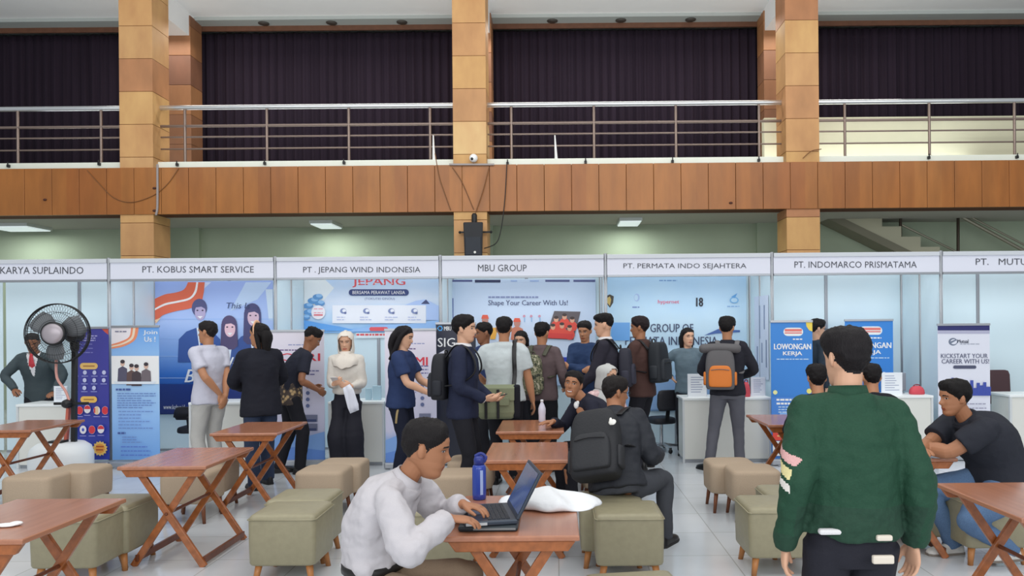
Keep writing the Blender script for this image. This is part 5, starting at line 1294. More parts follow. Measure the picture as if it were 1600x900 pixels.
for i, (z, w_) in enumerate(((.0, .035), (-.06, .05), (-.14, .055), (-.22, .06), (-.28, .05))): rows.append([P5.Wd(P5.wL + V((-.06 + a * w_ + .02 * i, -.06 + .012 * math.sin(a * 5 + i), z + .02 * a))) for a in [k / 6 - .5 for k in range(13)]])
rows = [[p for p in r] for r in rows]; g.loft(rows, 0, True, False, False); o = g.build('cloth', cloth('white_cloth', (214, 216, 226))); s_ = o.modifiers.new('t', 'SOLIDIFY'); s_.thickness = .006; tag(o, 'white cloth hanging from the hand of the woman in the cream headscarf', 'cloth')
# --- navy blouse, long hair
def hair_long(g, MH, k, Wd, nb):
    g.tube([MH @ (V(p) * k) for p in ((0, .05, .05), (0, .088, -.03), (.005, .095, -.12), (.01, .075, -.17))] + [Wd(nb + V((x_, y_, z_))) for x_, y_, z_ in ((0, .095, -.06), (0, .125, -.16), (0, .135, -.25))], [(.07, .05), (.09, .052), (.09, .045), (.088, .04), (.088, .034), (.075, .028), (.045, .014)], 22, 0, 3, MH.to_3x3() @ V((1, 0, 0)))
    for s_ in (-1, 1): g.tube([MH @ (V((s_ * x_, y_, z_)) * k) for x_, y_, z_ in ((.06, -.03, .075), (.082, .0, .02), (.086, .02, -.06), (.088, .03, -.15), (.09, .06, -.26))], [.02, .024, .028, .026, .012], 12, 0, 3)
P6 = person('woman in a navy blouse with long straight black hair looking at a phone', px(625, 8.0), 8.0, 82, 1.66, 1.0, lean=3, hp=16, hy=2, skin='light', wl=(.08, -.36, .98), wr=(-.12, -.34, .95), el=(.7, .5, -1), er=(-.7, .5, -1), hdl=(-.2, -1, .15), hdr=(.15, -1, .1), nl=(-.3, .2, 1), nr=(.3, .2, 1),
            top=dict(mat=cloth('navy_blouse', (42, 56, 92)), sleeve='short', hem=-.13, infl=.02, flare=.012, sw=1.15, name='blouse'), bottom=dict(mat=c_dnavy, fit=1.0, flare=1.25), shoes=M('shoe_black', (24, 24, 26), .35), hair=('long', (30, 27, 30)), extra_hair=hair_long, sd=6, collar=(cloth('navy_blouse', (42, 56, 92)), .012, .03))
phone(P6, 'l', 'black smartphone held by the woman in the navy blouse', None, (-.06, -.13, .05), 62)
g = MB(); a = P6.Wd(V((-.165, -.03, .80))); g.tube([a, a + V((-.01, -.02, -.07)), a + V((-.02, -.01, -.15))], [(.012, .006)] * 3, 8, 0, 3); o = g.build('lanyard', M('khaki_strap', (156, 136, 96), .6), P6.root)
# --- navy suit, backpack behind
c_nsuit = cloth('navy_suit', (36, 41, 62))
P7 = person('young man in a navy suit with white collar facing right, backpack on', px(722, 6.95), 6.95, 84, 1.75, 1.0, lean=1, hp=3, skin='light', wl=(.06, -.24, .97), wr=(-.10, -.21, .98), el=(.7, .5, -1), er=(-.7, .6, -1), hdr=(.1, -1, -.05), nr=(.5, 0, .8), hdl=(-.2, -1, 0), nl=(-.5, 0, .8),
            top=dict(mat=c_nsuit, hem=-.20, infl=.018, name='suit_jacket', sw=1.05), bottom=dict(mat=c_black), shoes=M('shoe_black', (24, 24, 26), .35), hair=('thick', HB), collar=(c_white, .03, .02), sd=7)
backpack(P7, 'black backpack worn by the man in the navy suit', [M('pack_black', (28, 29, 36), .7, bump=.2, bscale=120), M('pack_black2', (34, 36, 44), .7), M('pack_trim', (20, 20, 24), .5)], (.28, .42, .15), .50)
phone(P7, 'r', 'dark phone held by the man in the navy suit', None, (.05, -.13, .02), 75)
g = MB(); d_ = (P7.wR - P7.eR).normalized(); g.tube([P7.Wd(P7.wR - d_ * .035), P7.Wd(P7.wR + d_ * .012)], .037, 14, dome=False); g.build('shirt_cuff', c_white, P7.root)
# --- man behind him
P7b = person('man in dark blue with dark skin half hidden behind the man in the navy suit', px(757, 8.75), 8.75, -60, 1.69, .95, hp=10, hy=-10, skin='dark', top=dict(mat=cloth('blue_shirt', (52, 66, 106)), sleeve='short', infl=.018), bottom=dict(mat=c_black), shoes=M('shoe_black', (24, 24, 26), .35), hair=('short', HB), sd=8)
# --- light grey shirt and olive bag
P8 = person('man in a light grey short-sleeved shirt seen from behind, olive shoulder bag on', px(787, 7.95), 7.95, 176, 1.745, 1.08, lean=1, hp=6, skin='tan', wr=(-.29, -.06, .84), wl=(.20, -.22, 1.0), el=(1, .3, -.4), er=(-.7, .6, 0),
            top=dict(mat=cloth('light_grey_shirt', (188, 196, 198)), sleeve='short', hem=-.10, infl=.022, flare=.008, sw=1.12), bottom=dict(mat=c_black, fit=1.02), shoes=M('shoe_black', (24, 24, 26), .35), hair=('short', HB), collar=(cloth('light_grey_shirt', (188, 196, 198)), .022, .0), sd=9)
m_olv = M('olive_canvas', (124, 130, 104), .8, 0, .3, 180, .06)
bc = pix(776, 628, 7.66)
t = thing('shoulder_bag', 'olive green shoulder bag hanging at the back of the man in the light grey shirt', 'bag', (bc.x, bc.y, bc.z - .17))
g = MB(); g.loft([[V((bc.x + a * w_, bc.y + b_ * dp, bc.z + z)) for a, b_ in ((-1, -1), (1, -1), (1, 1), (-1, 1))] for z, w_, dp in ((-.17, .17, .045), (-.10, .185, .06), (.08, .18, .055), (.165, .175, .035))], 0, False); g.build('bag_body', m_olv, t, .03, 3)
g = MB(); g.loft([[V((bc.x + a * .18, y_, z_)) for a in (-1, -.5, 0, .5, 1)] for y_, z_ in ((bc.y + .03, bc.z + .17), (bc.y - .02, bc.z + .175), (bc.y - .062, bc.z + .14), (bc.y - .07, bc.z + .02))], 0, False, False, False); o = g.build('flap', m_olv, t); q = o.modifiers.new('t', 'SOLIDIFY'); q.thickness = .008
for dx in (-.1, .02):
    g = MB(); g.box((bc.x + dx - .014, bc.y - .085, bc.z - .16), (bc.x + dx + .014, bc.y - .072, bc.z + .13)); g.build('buckle_strap', m_blk, t, .003)
g = MB(); g.box((bc.x + .01, bc.y - .08, bc.z - .03), (bc.x + .13, bc.y - .072, bc.z + .05)); g.build('pocket', m_olv, t, .004)
g = MB(); sp = P8.Wd(P8.nb + P8.side * -.11 + P8.dirs[2] * .03); g.tube([V((bc.x + .17, bc.y, bc.z + .14)), P8.Wd(P8.axis(.45) + V((-.13, .165, 0))), P8.Wd(P8.axis(.75) + V((-.125, .16, 0))), sp + V((0, -.03, .0)), sp + V((.0, .05, .0)), P8.Wd(P8.axis(.7) + V((-.06, -.16, 0))), P8.Wd(P8.axis(.2) + V((.16, -.12, 0))), V((bc.x - .17, bc.y + .02, bc.z + .14))], [(.022, .005)] * 8, 8, 0, 4, (1, 0, 0)); g.build('strap', m_blk, t)
g = MB(); g.box((bc.x + .165, bc.y - .05, bc.z - .16), (bc.x + .235, bc.y + .05, bc.z + .17)); g.build('side_panel', cloth('black_panel', (30, 31, 38)), t, .02)
# --- woman in the booth behind
P8b = person('woman with pale face and dark hair behind the fourth booth counter line, half hidden', px(814, 9.7), 9.7, -8, 1.58, .92, hp=12, hy=-8, skin='light', top=dict(mat=cloth('dark_green_top', (62, 70, 62)), infl=.016), bottom=dict(mat=c_black), shoes=M('shoe_black', (24, 24, 26), .35), hair=('long', HB), extra_hair=hair_nape, sd=10)
# --- grey-brown shirt and camouflage pack
m_camo = M('camouflage', (120, 122, 100), .8, 0, .2, 150, 0); _n = m_camo.node_tree; _nz = _n.nodes.new('ShaderNodeTexNoise'); _nz.inputs['Scale'].default_value = 18; _rp = _n.nodes.new('ShaderNodeValToRGB'); _rp.color_ramp.interpolation = 'CONSTANT'
_e = _rp.color_ramp.elements; _e.new(.5); _e.new(.6)
for e_, p_, c_ in zip(_e, (0, .42, .52, .6), ((56, 60, 50), (126, 124, 100), (84, 88, 66), (176, 170, 148))): e_.position = p_; e_.color = rgb(*c_)
_tc = _n.nodes.new('ShaderNodeTexCoord'); _n.links.new(_tc.outputs['Object'], _nz.inputs['Vector']); _n.links.new(_nz.outputs[0], _rp.inputs[0]); _n.links.new(_rp.outputs[0], _n.nodes['Principled BSDF'].inputs['Base Color'])
P9 = person('man in a mauve-brown shirt with a camouflage backpack, seen from behind', px(845, 8.6), 8.6, 158, 1.685, 1.02, lean=2, hp=10, skin='tan', wl=(.15, -.25, 1.0), wr=(-.2, -.2, .95), top=dict(mat=cloth('mauve_brown', (92, 78, 80)), hem=-.15, infl=.02, sw=1.05), bottom=dict(mat=c_black), shoes=M('shoe_black', (24, 24, 26), .35), hair=('short', HB), collar=(cloth('mauve_brown', (92, 78, 80)), .02, .0), sd=11)
backpack(P9, 'camouflage backpack worn by the man in the mauve-brown shirt', [m_camo, m_camo, M('pack_olive_trim', (70, 70, 56), .6)], (.27, .44, .14), .42, onehang=.05)
# --- navy jacket behind
P10 = person('person in a navy jacket with folded arms behind the man in a dark suit', px(914, 9.2), 9.2, -30, 1.70, 1.0, hp=14, hy=10, skin='tan', wl=(-.10, -.22, 1.14), wr=(.10, -.24, 1.10), el=(1, .1, -.6), er=(-1, .1, -.6), hdl=(-1, .1, 0), hdr=(1, .1, 0), nl=(0, 1, 0), nr=(0, 1, 0), top=dict(mat=cloth('navy_jacket', (40, 58, 92)), hem=-.2, infl=.02, name='jacket'), bottom=dict(mat=c_dnavy), shoes=M('shoe_black', (24, 24, 26), .35), hair=('short', HB), sd=12)
# --- dark suit facing left
P11 = person('young man in a dark suit with white collar and swept black hair facing left', px(948, 8.28), 8.28, -100, 1.775, 1.02, lean=2, hp=6, hy=0, skin='light', wl=(.14, -.30, .95), wr=(-.10, -.32, .98), top=dict(mat=cloth('charcoal_suit', (44, 42, 52)), hem=-.26, infl=.018, name='suit_jacket'), bottom=dict(mat=c_black), shoes=M('shoe_black', (24, 24, 26), .35), hair=('fade', (24, 22, 24)), collar=(c_white, .034, .02), sd=13, fringe=.022)
backpack(P11, 'dark backpack worn by the man in the dark suit facing left', [M('pack_ink', (38, 38, 50), .7, bump=.2, bscale=120), M('pack_ink2', (46, 46, 60), .7), M('pack_trim', (20, 20, 24), .5)], (.28, .42, .15), .46)
# --- brown shirt
P12 = person('man in a dark brown shirt with a rounded black backpack, facing left', px(1003, 8.75), 8.75, -122, 1.745, 1.0, lean=2, hp=6, hy=14, skin='mid', wl=(.14, -.28, .98), wr=(-.12, -.30, 1.0), top=dict(mat=cloth('dark_brown_shirt', (76, 54, 50)), hem=-.17, infl=.02, sw=1.05), bottom=dict(mat=c_black), shoes=M('shoe_black', (24, 24, 26), .35), hair=('thick', (40, 32, 34)), collar=(cloth('dark_brown_shirt', (76, 54, 50)), .022, .0), sd=14)
backpack(P12, 'rounded black backpack worn by the man in the dark brown shirt', [M('pack_coal', (32, 36, 42), .7, bump=.2, bscale=120), M('pack_coal2', (38, 42, 48), .7), M('pack_trim', (20, 20, 24), .5)], (.30, .46, .17), .56)
# --- teal-grey blouse
c_teal = cloth('teal_grey', (96, 112, 122))
P13 = person('woman in a teal-grey blouse behind the fifth counter with hands on hips', px(1074, 9.65), 9.65, -8, 1.60, .95, hp=2, hy=26, skin='light', wl=(.19, -.03, .96), wr=(-.20, -.02, .96), el=(1, .35, 0), er=(-1, .35, 0), hdl=(-.5, .4, -.6), hdr=(.5, .4, -.6), top=dict(mat=c_teal, hem=-.14, infl=.016, name='blouse'), bottom=dict(mat=c_black), shoes=M('shoe_black', (24, 24, 26), .35), hair=('long', HB), extra_hair=hair_nape, collar=(c_teal, .02, .05), sd=15)
# --- orange backpack
P14 = person('man in a black shirt and grey trousers with a grey and orange backpack', px(1136, 8.55), 8.55, 168, 1.73, 1.0, lean=3, hp=10, hy=-14, skin='tan', wl=(.15, -.26, 1.0), wr=(-.15, -.28, 1.02), el=(1, .5, -.6), er=(-1, .5, -.6), al=(.21, .05, .075), ar=(-.13, -.02, .075), tl=40, tr=-12,
             top=dict(mat=c_black2, hem=-.12, infl=.02), bottom=dict(mat=cloth('grey_trousers', (92, 92, 100))), shoes=M('shoe_black', (24, 24, 26), .35), hair=('thick', HB), collar=(c_black2, .022, .0), sd=16)
backpack(P14, 'roll-top grey backpack with an orange front pocket', [M('pack_grey', (92, 90, 92), .75, bump=.2, bscale=120), M('pack_orange', (206, 116, 44), .6, bump=.15, bscale=90), M('pack_grey2', (104, 102, 104), .7)], (.32, .45, .15), .44, roll=True, onehang=.08)
# --- behind the blue roll-up
P15 = person('man in a dark jacket standing behind the left blue vacancy roll-up', px(1276, 9.85), 9.85, 96, 1.70, 1.0, hp=10, skin='light', top=dict(mat=cloth('dark_jacket', (44, 54, 64)), infl=.018, name='jacket'), bottom=dict(mat=c_black), shoes=M('shoe_black', (24, 24, 26), .35), hair=('thick', HB), sd=17)
glasses(P15, m_blk)
# --- seated: smiling man
P16 = person('smiling man in a dark blazer leaning on a table with a tissue in his fist', SS[0] + .04, SS[1], -72, 1.70, 1.0, lean=23, curl=18, hp=-6, hy=54, ht=8, seat=.42, skin='mid', smile=True, vox=.0045, wl=(.10, -.27, .81), wr=(-.02, -.52, .765), el=(1, .1, -.9), er=(-.6, -.2, -1), hdl=(-.5, -.3, .8), hdr=(.3, -1, 0), nl=(-.6, .5, 0), nr=(0, 0, -1), cl=58, crr=10,
             top=dict(mat=cloth('dark_blazer', (36, 37, 50)), hem=-.16, infl=.02, name='blazer'), bottom=dict(mat=c_black), shoes=M('shoe_black', (24, 24, 26), .35), hair=('short', HB), collar=(cloth('dark_blazer', (36, 37, 50)), .02, .03), sd=18)
g = MB(); a = P16.Wd(P16.wL + V((-.06, -.05, .10))); g.ell(a, (.024, .02, .034), 10, 8); g.ell(a + V((.012, -.005, .02)), (.016, .014, .022), 8, 6); o = g.build('tissue', cloth('tissue', (236, 236, 238))); tag(o, 'crumpled white tissue in the fist of the smiling man', 'tissue')
# --- seated: grey headscarf
P17 = person('woman in a grey headscarf and pink flowered blouse seated behind the smiling man', SH[0], SH[1], 38, 1.58, .98, lean=12, curl=6, hp=4, hy=10, seat=.42, skin='light', top=dict(mat=M('pink_floral', (222, 178, 178), .8, 0, .2, 30, .35), hem=-.1, infl=.02, name='blouse'), bottom=dict(mat=c_black2, fit=1.1, flare=1.3), shoes=M('shoe_black', (24, 24, 26), .35), hair=None, wl=(.2, -.3, .72), wr=(-.2, -.3, .72), sd=19)
hijab(P17, cloth('grey_scarf', (182, 182, 180)), True, .14)
# --- seated: big black backpack
P18 = person('man in glasses and a black jacket seated with a big black backpack, facing away', SJ[0] + .05, SJ[1] + .08, 150, 1.72, 1.1, lean=22, curl=14, slean=14, hp=10, hy=-36, seat=.435, skin='mid', vox=.0055, wl=(.16, -.44, .70), wr=(-.13, -.44, .66), el=(.6, .3, -1), er=(-.5, .4, -1), al=(.2, -.36, .075), ar=(-.2, -.40, .075),
             top=dict(mat=cloth('black_windbreaker', (44, 46, 52), .6), hem=-.12, infl=.026, name='jacket', sw=1.2, vox=.009, wr=1.3), bottom=dict(mat=cloth('charcoal_trousers', (66, 68, 74))), shoes=M('shoe_black', (24, 24, 26), .35), hair=('short', (32, 28, 28)), collar=(cloth('black_windbreaker', (44, 46, 52), .6), .03, .0), sd=20)
glasses(P18, m_blk)
bp, MM = backpack(P18, 'big black backpack with a small white emblem on the seated man in glasses', [M('pack_night', (34, 35, 39), .65, bump=.3, bscale=60), M('pack_night2', (40, 41, 45), .65, bump=.3, bscale=60), M('pack_trim', (20, 20, 24), .5)], (.36, .50, .19), .36, off=-.015, onehang=.05)
g = MB(); g.ell((-.16, .11, .10), (.028, .006, .022), 12, 8); g.ell((-.15, .115, .105), (.012, .006, .03), 8, 6); g.xf(MM); g.build('emblem', M('emblem_white', (224, 222, 216), .4), bp)
# --- seated at the right: black polo
def polo(q, k): return np.zeros(len(q))
P19 = person('heavy man in a black polo shirt and jeans seated with forearms on a table', SP[0] + .11, SP[1] - .02, -82, 1.70, 1.34, lean=23, curl=18, hp=6, hy=-4, seat=.435, skin='mid', vox=.005, cvox=.009, wl=(-.10, -.58, .765), wr=(.06, -.62, .775), el=(.8, .1, -.6), er=(-.8, .1, -.6), hdl=(-.9, -.4, 0), hdr=(.9, -.3, .02), nl=(0, 0, -1), nr=(0, 0, -1), al=(.14, -.02, .10), ar=(-.13, -.26, .075), kl=(.15, -1, .35), kr=(-.15, -1, .6), cl=12, crr=14,
             top=dict(mat=cloth('black_polo', (42, 44, 52)), sleeve='short', hem=-.06, infl=.018, name='polo_shirt', sw=1.02), bottom=dict(mat=c_jean, fit=1.08), shoes=[M('sneaker_white', (206, 204, 200), .5, vary=.1, bscale=30), M('sole_grey', (120, 112, 104), .7)], hair=('thick', (24, 22, 22)), collar=(cloth('black_polo', (42, 44, 52)), .016, .02), sd=21)
# --- two heads behind the green jacket
stool('B', 0, 0, 'beige fabric stool hidden behind the green jacket, left of two', xy=(px(1281, 6.55), 6.5)); stool('B', 0, 0, 'beige fabric stool hidden behind the green jacket, right of two', xy=(px(1368, 6.55), 6.5))
for pxx, lab, hst, sd_ in ((1281, 'person with black hair seated behind the left shoulder of the green jacket', 'full', 22), (1368, 'person with black hair seated behind the right shoulder of the green jacket', 'short', 23)):
    person(lab, px(pxx, 6.55), 6.5, 176, 1.66, .9, lean=14, curl=6, hp=8, seat=.42, wl=(.12, -.4, .78), wr=(-.12, -.4, .78), top=dict(mat=c_black, hem=-.1, infl=.018), bottom=dict(mat=c_djean), shoes=M('shoe_black', (24, 24, 26), .35), hair=(hst, HB), sd=sd_)
# --- the man with the laptop
P20 = person('man in a white shirt typing on a laptop, seen in profile', -0.83, 3.47, 84, 1.62, 1.0, lean=9, curl=23, hp=14, hy=13, seat=.40, skin='mid', vox=.004, cvox=.008, headk=1.10, neckf=6, wr=(-.135, -.375, .80), wl=(.13, -.375, .80), er=(-.8, .2, -.6), el=(.8, .2, -.6), hdr=(.28, -1, -.12), hdl=(-.24, -1, -.12), nr=(.1, -.1, -1), nl=(-.1, -.1, -1), cl=22, crr=22, al=(.16, -.38, .075), ar=(-.15, -.36, .075),
             top=dict(mat=cloth('white_shirt', (186, 182, 186), .8, .2, 260, .02), tuck=.12, infl=.024, sw=1.18, vox=.007, wr=1.9), bottom=dict(mat=cloth('khaki_trousers', (128, 110, 92)), rise=.14), shoes=M('shoe_black', (24, 24, 26), .35), hair=('short', (30, 27, 28)), collar=(cloth('white_shirt', (186, 182, 186), .8, .2, 260, .02), .034, .02), sd=24)
g = MB(); c_ = P20.axis(.145); rr = [[P20.Wd(c_ + V((math.cos(t) * .178, math.sin(t) * .138, z))) for t in [2 * math.pi * i / 28 for i in range(28)]] for z in (-.018, .018)]
g.loft(rr, 0, True, False); o = g.build('belt', M('black_belt', (30, 28, 28), .4), P20.root); q = o.modifiers.new('t', 'SOLIDIFY'); q.thickness = .006
# --- the man in the green jacket
c_green = M('green_jacket', (34, 68, 51), .72, 0, .25, 140, .08, .25); c_band = M('green_rib', (30, 61, 46), .8, 0, .4, 60, .1)
c_s1 = cloth('stripe_pink', (206, 160, 158)); c_s2 = cloth('stripe_cream', (218, 206, 152)); c_s3 = cloth('stripe_white', (222, 216, 210))
def jacket(q, k):
    out = np.zeros(len(q)); S = k['S']
    out[(q[:, 2] < k['pel'][2] + .125) & (np.abs(q[:, 0]) < .23)] = 1
    e, w_, s_ = (np.array(k[n]) for n in ('eL', 'wL', 'shl'))   # left sleeve stripes, slanting
    d = (w_ - s_) / np.linalg.norm(w_ - s_); u = (q - s_) @ d + (q[:, 1] - s_[1]) * -.35
    arm_ = (q[:, 0] > s_[0] + .012) & (q[:, 1] - s_[1] < .12)
    for a, b_, c_ in ((.115, .145, 2), (.16, .195, 3), (.21, .24, 4)): out[arm_ & (u > a) & (u < b_) & (q[:, 0] > s_[0] + .055)] = c_
    dw = (q - w_) @ d; nw = np.linalg.norm(q - w_, axis=1); out[(nw < .09) & (dw > -.045)] = 1
    return out
P21 = person('man in a green jacket with a striped left sleeve, back to us', px(1326, 2.82), 2.82, 180, 1.635, .95, lean=-1, curl=6, hp=8, hy=16, skin='light', vox=.0045, cvox=.008, wl=(.235, -.01, .815), wr=(-.235, -.01, .815), el=(.3, 1, 0), er=(-.25, 1, 0), cl=24, crr=24, hdl=(.03, -.12, -1), hdr=(-.03, -.12, -1),
             top=dict(mat=[c_green, c_band, c_s1, c_s2, c_s3], hem=.10, infl=.03, sw=1.14, name='jacket', assign=jacket, vox=.006, loose=.06, wr=1.9), bottom=dict(mat=c_black2), shoes=M('shoe_black', (24, 24, 26), .35), hair=('full', (30, 27, 29)), collar=(c_green, .042, .0), headk=.94, sd=25)
for x0, z0, w_, hh, nm in ((-.06, .875, .055, .02, 'belt_label'), (-.055, .80, .075, .03, 'wallet_edge')):
    a = V((P21.Wd(V((x0, .150, z0))))); g = MB(); g.cbox(a, (w_, .02, hh)); g.build(nm, M('cream_label', (214, 204, 190), .6), P21.root, .006)
a = P21.Wd(V((.115, .118, .890))); g = MB(); g.cbox(a, (.085, .03, .02)); g.build('shirt_tail', c_white, P21.root, .008)
# ================================================================== things on the tables and counters
# laptop
lx, ly = TX4 - TW / 2 + .175, TY4 - TL / 2 + .24
m_lap = M('laptop_dark', (52, 60, 72), .35, .3); m_key = M('laptop_keys', (34, 38, 46), .5); m_scr = M('laptop_screen', (72, 88, 122), .12)
t = thing('sleeve_case', 'dark flat case lying under the laptop', 'case', (lx, ly, HT))
g = MB(); g.box((lx - .12, ly - .17, HT), (lx + .15, ly + .17, HT + .028)); g.build('case_body', M('case_dark', (40, 48, 54), .5), t, .012)
g = MB(); g.box((lx - .05, ly - .173, HT + .01), (lx + .14, ly - .168, HT + .018)); g.build('zipper', M('case_zip', (120, 124, 126), .4), t)
zb = HT + .029
t = thing('laptop', 'open dark laptop the man in a white shirt is typing on', 'laptop', (lx, ly, zb))
g = MB(); g.box((lx - .12, ly - .175, zb), (lx + .12, ly + .175, zb + .022)); g.build('base', m_lap, t, .006)
kb = MB()
for i in range(5):
    for j in range(13): kb.box((lx - .015 + .021 * i, ly - .15 + .0232 * j, zb + .022), (lx + .002 + .021 * i, ly - .131 + .0232 * j, zb + .025))
kb.build('keyboard', m_key, t)
g = MB(); g.box((lx - .095, ly - .05, zb + .022), (lx - .035, ly + .04, zb + .0235)); g.build('touchpad', M('laptop_pad', (70, 78, 90), .3), t)
g = MB(); g.box((lx - .115, ly - .177, zb + .004), (lx - .02, ly - .174, zb + .016)); g.build('port_strip', M('port_silver', (176, 180, 182), .4), t)
HM = Matrix.Translation((lx + .118, ly, zb + .02)) @ Matrix.Rotation(R(28), 4, 'Y')
g = MB(); g.box((-.007, -.175, 0), (.007, .175, .235)); g.xf(HM); lid = g.build('lid', m_lap, t, .004)
g = MB(); g.box((-.0085, -.16, .02), (-.0072, .16, .222)); g.xf(HM); g.build('screen', m_scr, lid)
g = MB(); g.tube([V((lx + .118, ly - .15, zb + .018)), V((lx + .118, ly + .15, zb + .018))], .009, 8); g.build('hinge', m_key, t)
t.rotation_euler = (0, 0, R(11))
# bottle
a = gp(749, 780, HT); a.y = min(a.y, TY4 + TL / 2 - .08)
bx_ = pix(749, 780, a.y).x
t = thing('water_bottle', 'blue plastic water bottle standing on the laptop table', 'bottle', (bx_, a.y, HT))
m_bl = M('bottle_blue', (40, 66, 158), .25, spec=.6); m_bl2 = M('bottle_cap_blue', (42, 54, 128), .35)
g = MB(); g.lathe([(.03, 0), (.036, .004), (.037, .03), (.037, .165), (.034, .178), (.027, .186)], (bx_, a.y, HT), 24); g.build('body', m_bl, t)
g = MB(); g.lathe([(.0285, .184), (.0285, .215), (.024, .226), (.012, .232)], (bx_, a.y, HT), 20); cp = g.build('cap', m_bl2, t)
g = MB(); g.tube([(bx_ + .026, a.y, HT + .20), (bx_ + .036, a.y, HT + .225), (bx_ + .01, a.y, HT + .244), (bx_ - .02, a.y, HT + .23)], [(.009, .004)] * 4, 8, 0, 3); g.build('carry_loop', m_bl2, cp)
g = MB(); rr = [[V((bx_ + .0376 * math.sin(R(th)), a.y - .0376 * math.cos(R(th)), HT + z)) for th in range(14, 44, 6)] for z in (.03, .16)]; g.loft(rr, 0, True, False, False); g.build('label_print', M('label_pale', (156, 176, 222), .4), t)
# white plastic bag lying on the table
cx, cy = TX4 + .17, TY4 + .15
g = MB(); n = 40; rings = []
for s_, z in ((.5, .0), (.94, .002), (1.0, .010), (.88, .034), (.62, .058), (.3, .075), (.05, .08)):
    ring = []
    for k in range(n):
        th = 2 * math.pi * k / n; rx, ry = .24 * s_, .17 * s_
        e = 1 + .12 * math.cos(2 * th + .5) + .08 * math.sin(3 * th) + .05 * math.sin(7 * th)
        p = V((cx + rx * math.cos(th) * e, cy + ry * math.sin(th) * e, HT + z)); p.z += noise.noise(p * 9) * .045 * (1 if z > .005 else 0); p.z = max(p.z, HT + .0005); ring.append(p)
    rings.append(ring)
g.loft(rings, 0, True); tag(g.build('plastic_bag', M('white_plastic', (226, 228, 232), .35, bump=.5, bscale=22), None, 0, 2, 1), 'crumpled white plastic bag lying on the laptop table', 'bag')
# clear bottle by the smiling man
a = pix(847, 655, TY6 + .25); x_ = a.x; y_ = TY6 + .25; x_ = min(x_, TX6 + .25)
t = thing('plastic_bottle', 'pale plastic bottle on the table beside the smiling man', 'bottle', (x_, y_, HT))
g = MB(); g.lathe([(.028, 0), (.034, .01), (.033, .06), (.036, .09), (.036, .13), (.026, .16), (.014, .185), (.013, .195)], (x_, y_, HT), 18); g.build('body', M('pale_plastic', (206, 204, 220), .2), t)
g = MB(); g.lathe([(.015, .194), (.015, .212), (.01, .215)], (x_, y_, HT), 14); g.build('cap', M('cap_white', (226, 226, 232), .4), t)
# crumpled paper on the corner table
p = gp(10, 823, HT); g = MB(); g.ell((p.x, p.y, HT + .008), (.05, .03, .008), 12, 6); g.ell((p.x + .03, p.y + .02, HT + .010), (.03, .03, .01), 10, 6); tag(g.build('tissue', cloth('tissue', (236, 236, 238))), 'white crumpled tissue on the lower left corner table', 'tissue')
# table-tent signs on the counters
def sign(x0p, y0p, x1p, y1p, d, zc, label, frame_c=(206, 212, 220), back=False):
    a = pix(x0p, y0p, d); b_ = pix(x1p, y1p, d); zb = zc
    t = thing('counter_sign', label, 'sign', ((a.x + b_.x) / 2, d, zb))
    g = MB(); g.box((a.x, d, zb), (b_.x, d + .008, a.z)); g.build('sheet', ink(222, 226, 234), t)
    g = MB(); g.box((a.x - .006, d + .008, zb), (b_.x + .006, d + .012, a.z + .006)); g.box((a.x, d + .012, zb), (b_.x, d + .07, zb + .006)); g.build('holder', M('acrylic', frame_c, .15), t, .001)
    g = MB(); rnd = random.Random(int(x0p)); h_ = a.z - zb; w_ = b_.x - a.x
    for k in range(7): zz = zb + h_ * (.85 - .11 * k); g.box((a.x + w_ * .15, d - .001, zz), (a.x + w_ * rnd.uniform(.6, .88), d, zz + h_ * .03))
    g.build('print', ink(140, 148, 176), t)
sign(84, 604, 104, 632, 9.3, ZC1, 'white notice in a stand on the far left counter')
sign(1075, 585, 1104, 622, 9.2, ZC4, 'white notice stand on the counter before the woman in teal-grey')
sign(1174, 590, 1196, 622, 9.25, ZC4, 'clear notice stand on the counter right of the orange backpack', (190, 200, 214))
sign(1378, 583, 1410, 620, 9.2, ZC5, 'framed notice on the counter right of the man in the green jacket')
p = pix(1402, 600, 9.35); t = thing('monitor', 'grey monitor back behind the framed notice', 'monitor', (p.x, 9.38, ZC5))
g = MB(); g.box((p.x - .1, 9.33, ZC5 + .03), (p.x + .1, 9.37, ZC5 + .25)); g.build('casing', M('grey_case', (130, 136, 146), .5), t, .01)
g = MB(); g.box((p.x - .07, 9.31, ZC5), (p.x + .07, 9.42, ZC5 + .012)); g.bar((p.x, 9.365, ZC5), (p.x, 9.365, ZC5 + .1), .03, .02); g.build('stand', M('grey_case', (130, 136, 146), .5), t)
# red bags
def pouch(x0p, x1p, y0p, y1p, d, z, label):
    a = pix(x0p, y0p, d); b_ = pix(x1p, y1p, d); cx = (a.x + b_.x) / 2; w_ = (b_.x - a.x) / 2; hh = a.z - z
    t = thing('pouch', label, 'bag', (cx, d, z)); g = MB()
    g.loft([[V((cx + w_ * f * math.copysign(abs(math.cos(th)) ** .7, math.cos(th)), d + .06 * f * math.copysign(abs(math.sin(th)) ** .7, math.sin(th)), z + hh * q)) for th in [2 * math.pi * i / 20 for i in range(20)]] for q, f in ((0, .9), (.08, 1), (.5, .95), (.8, .75), (.95, .5), (1, .3))], 0, True); g.build('body', M('red_fabric', (196, 72, 84), .6, bump=.3, bscale=30), t)
    g = MB(); g.tube([V((cx - w_ * .5, d, z + hh * .8)), V((cx - w_ * .3, d, z + hh * 1.12)), V((cx + w_ * .3, d, z + hh * 1.12)), V((cx + w_ * .5, d, z + hh * .8))], .006, 6, 0, 3); g.build('handle', M('dark_red', (126, 36, 48), .6), t)
pouch(1421, 1444, 603, 619, 9.2, ZC5, 'red pouch on the counter right of the framed notice')
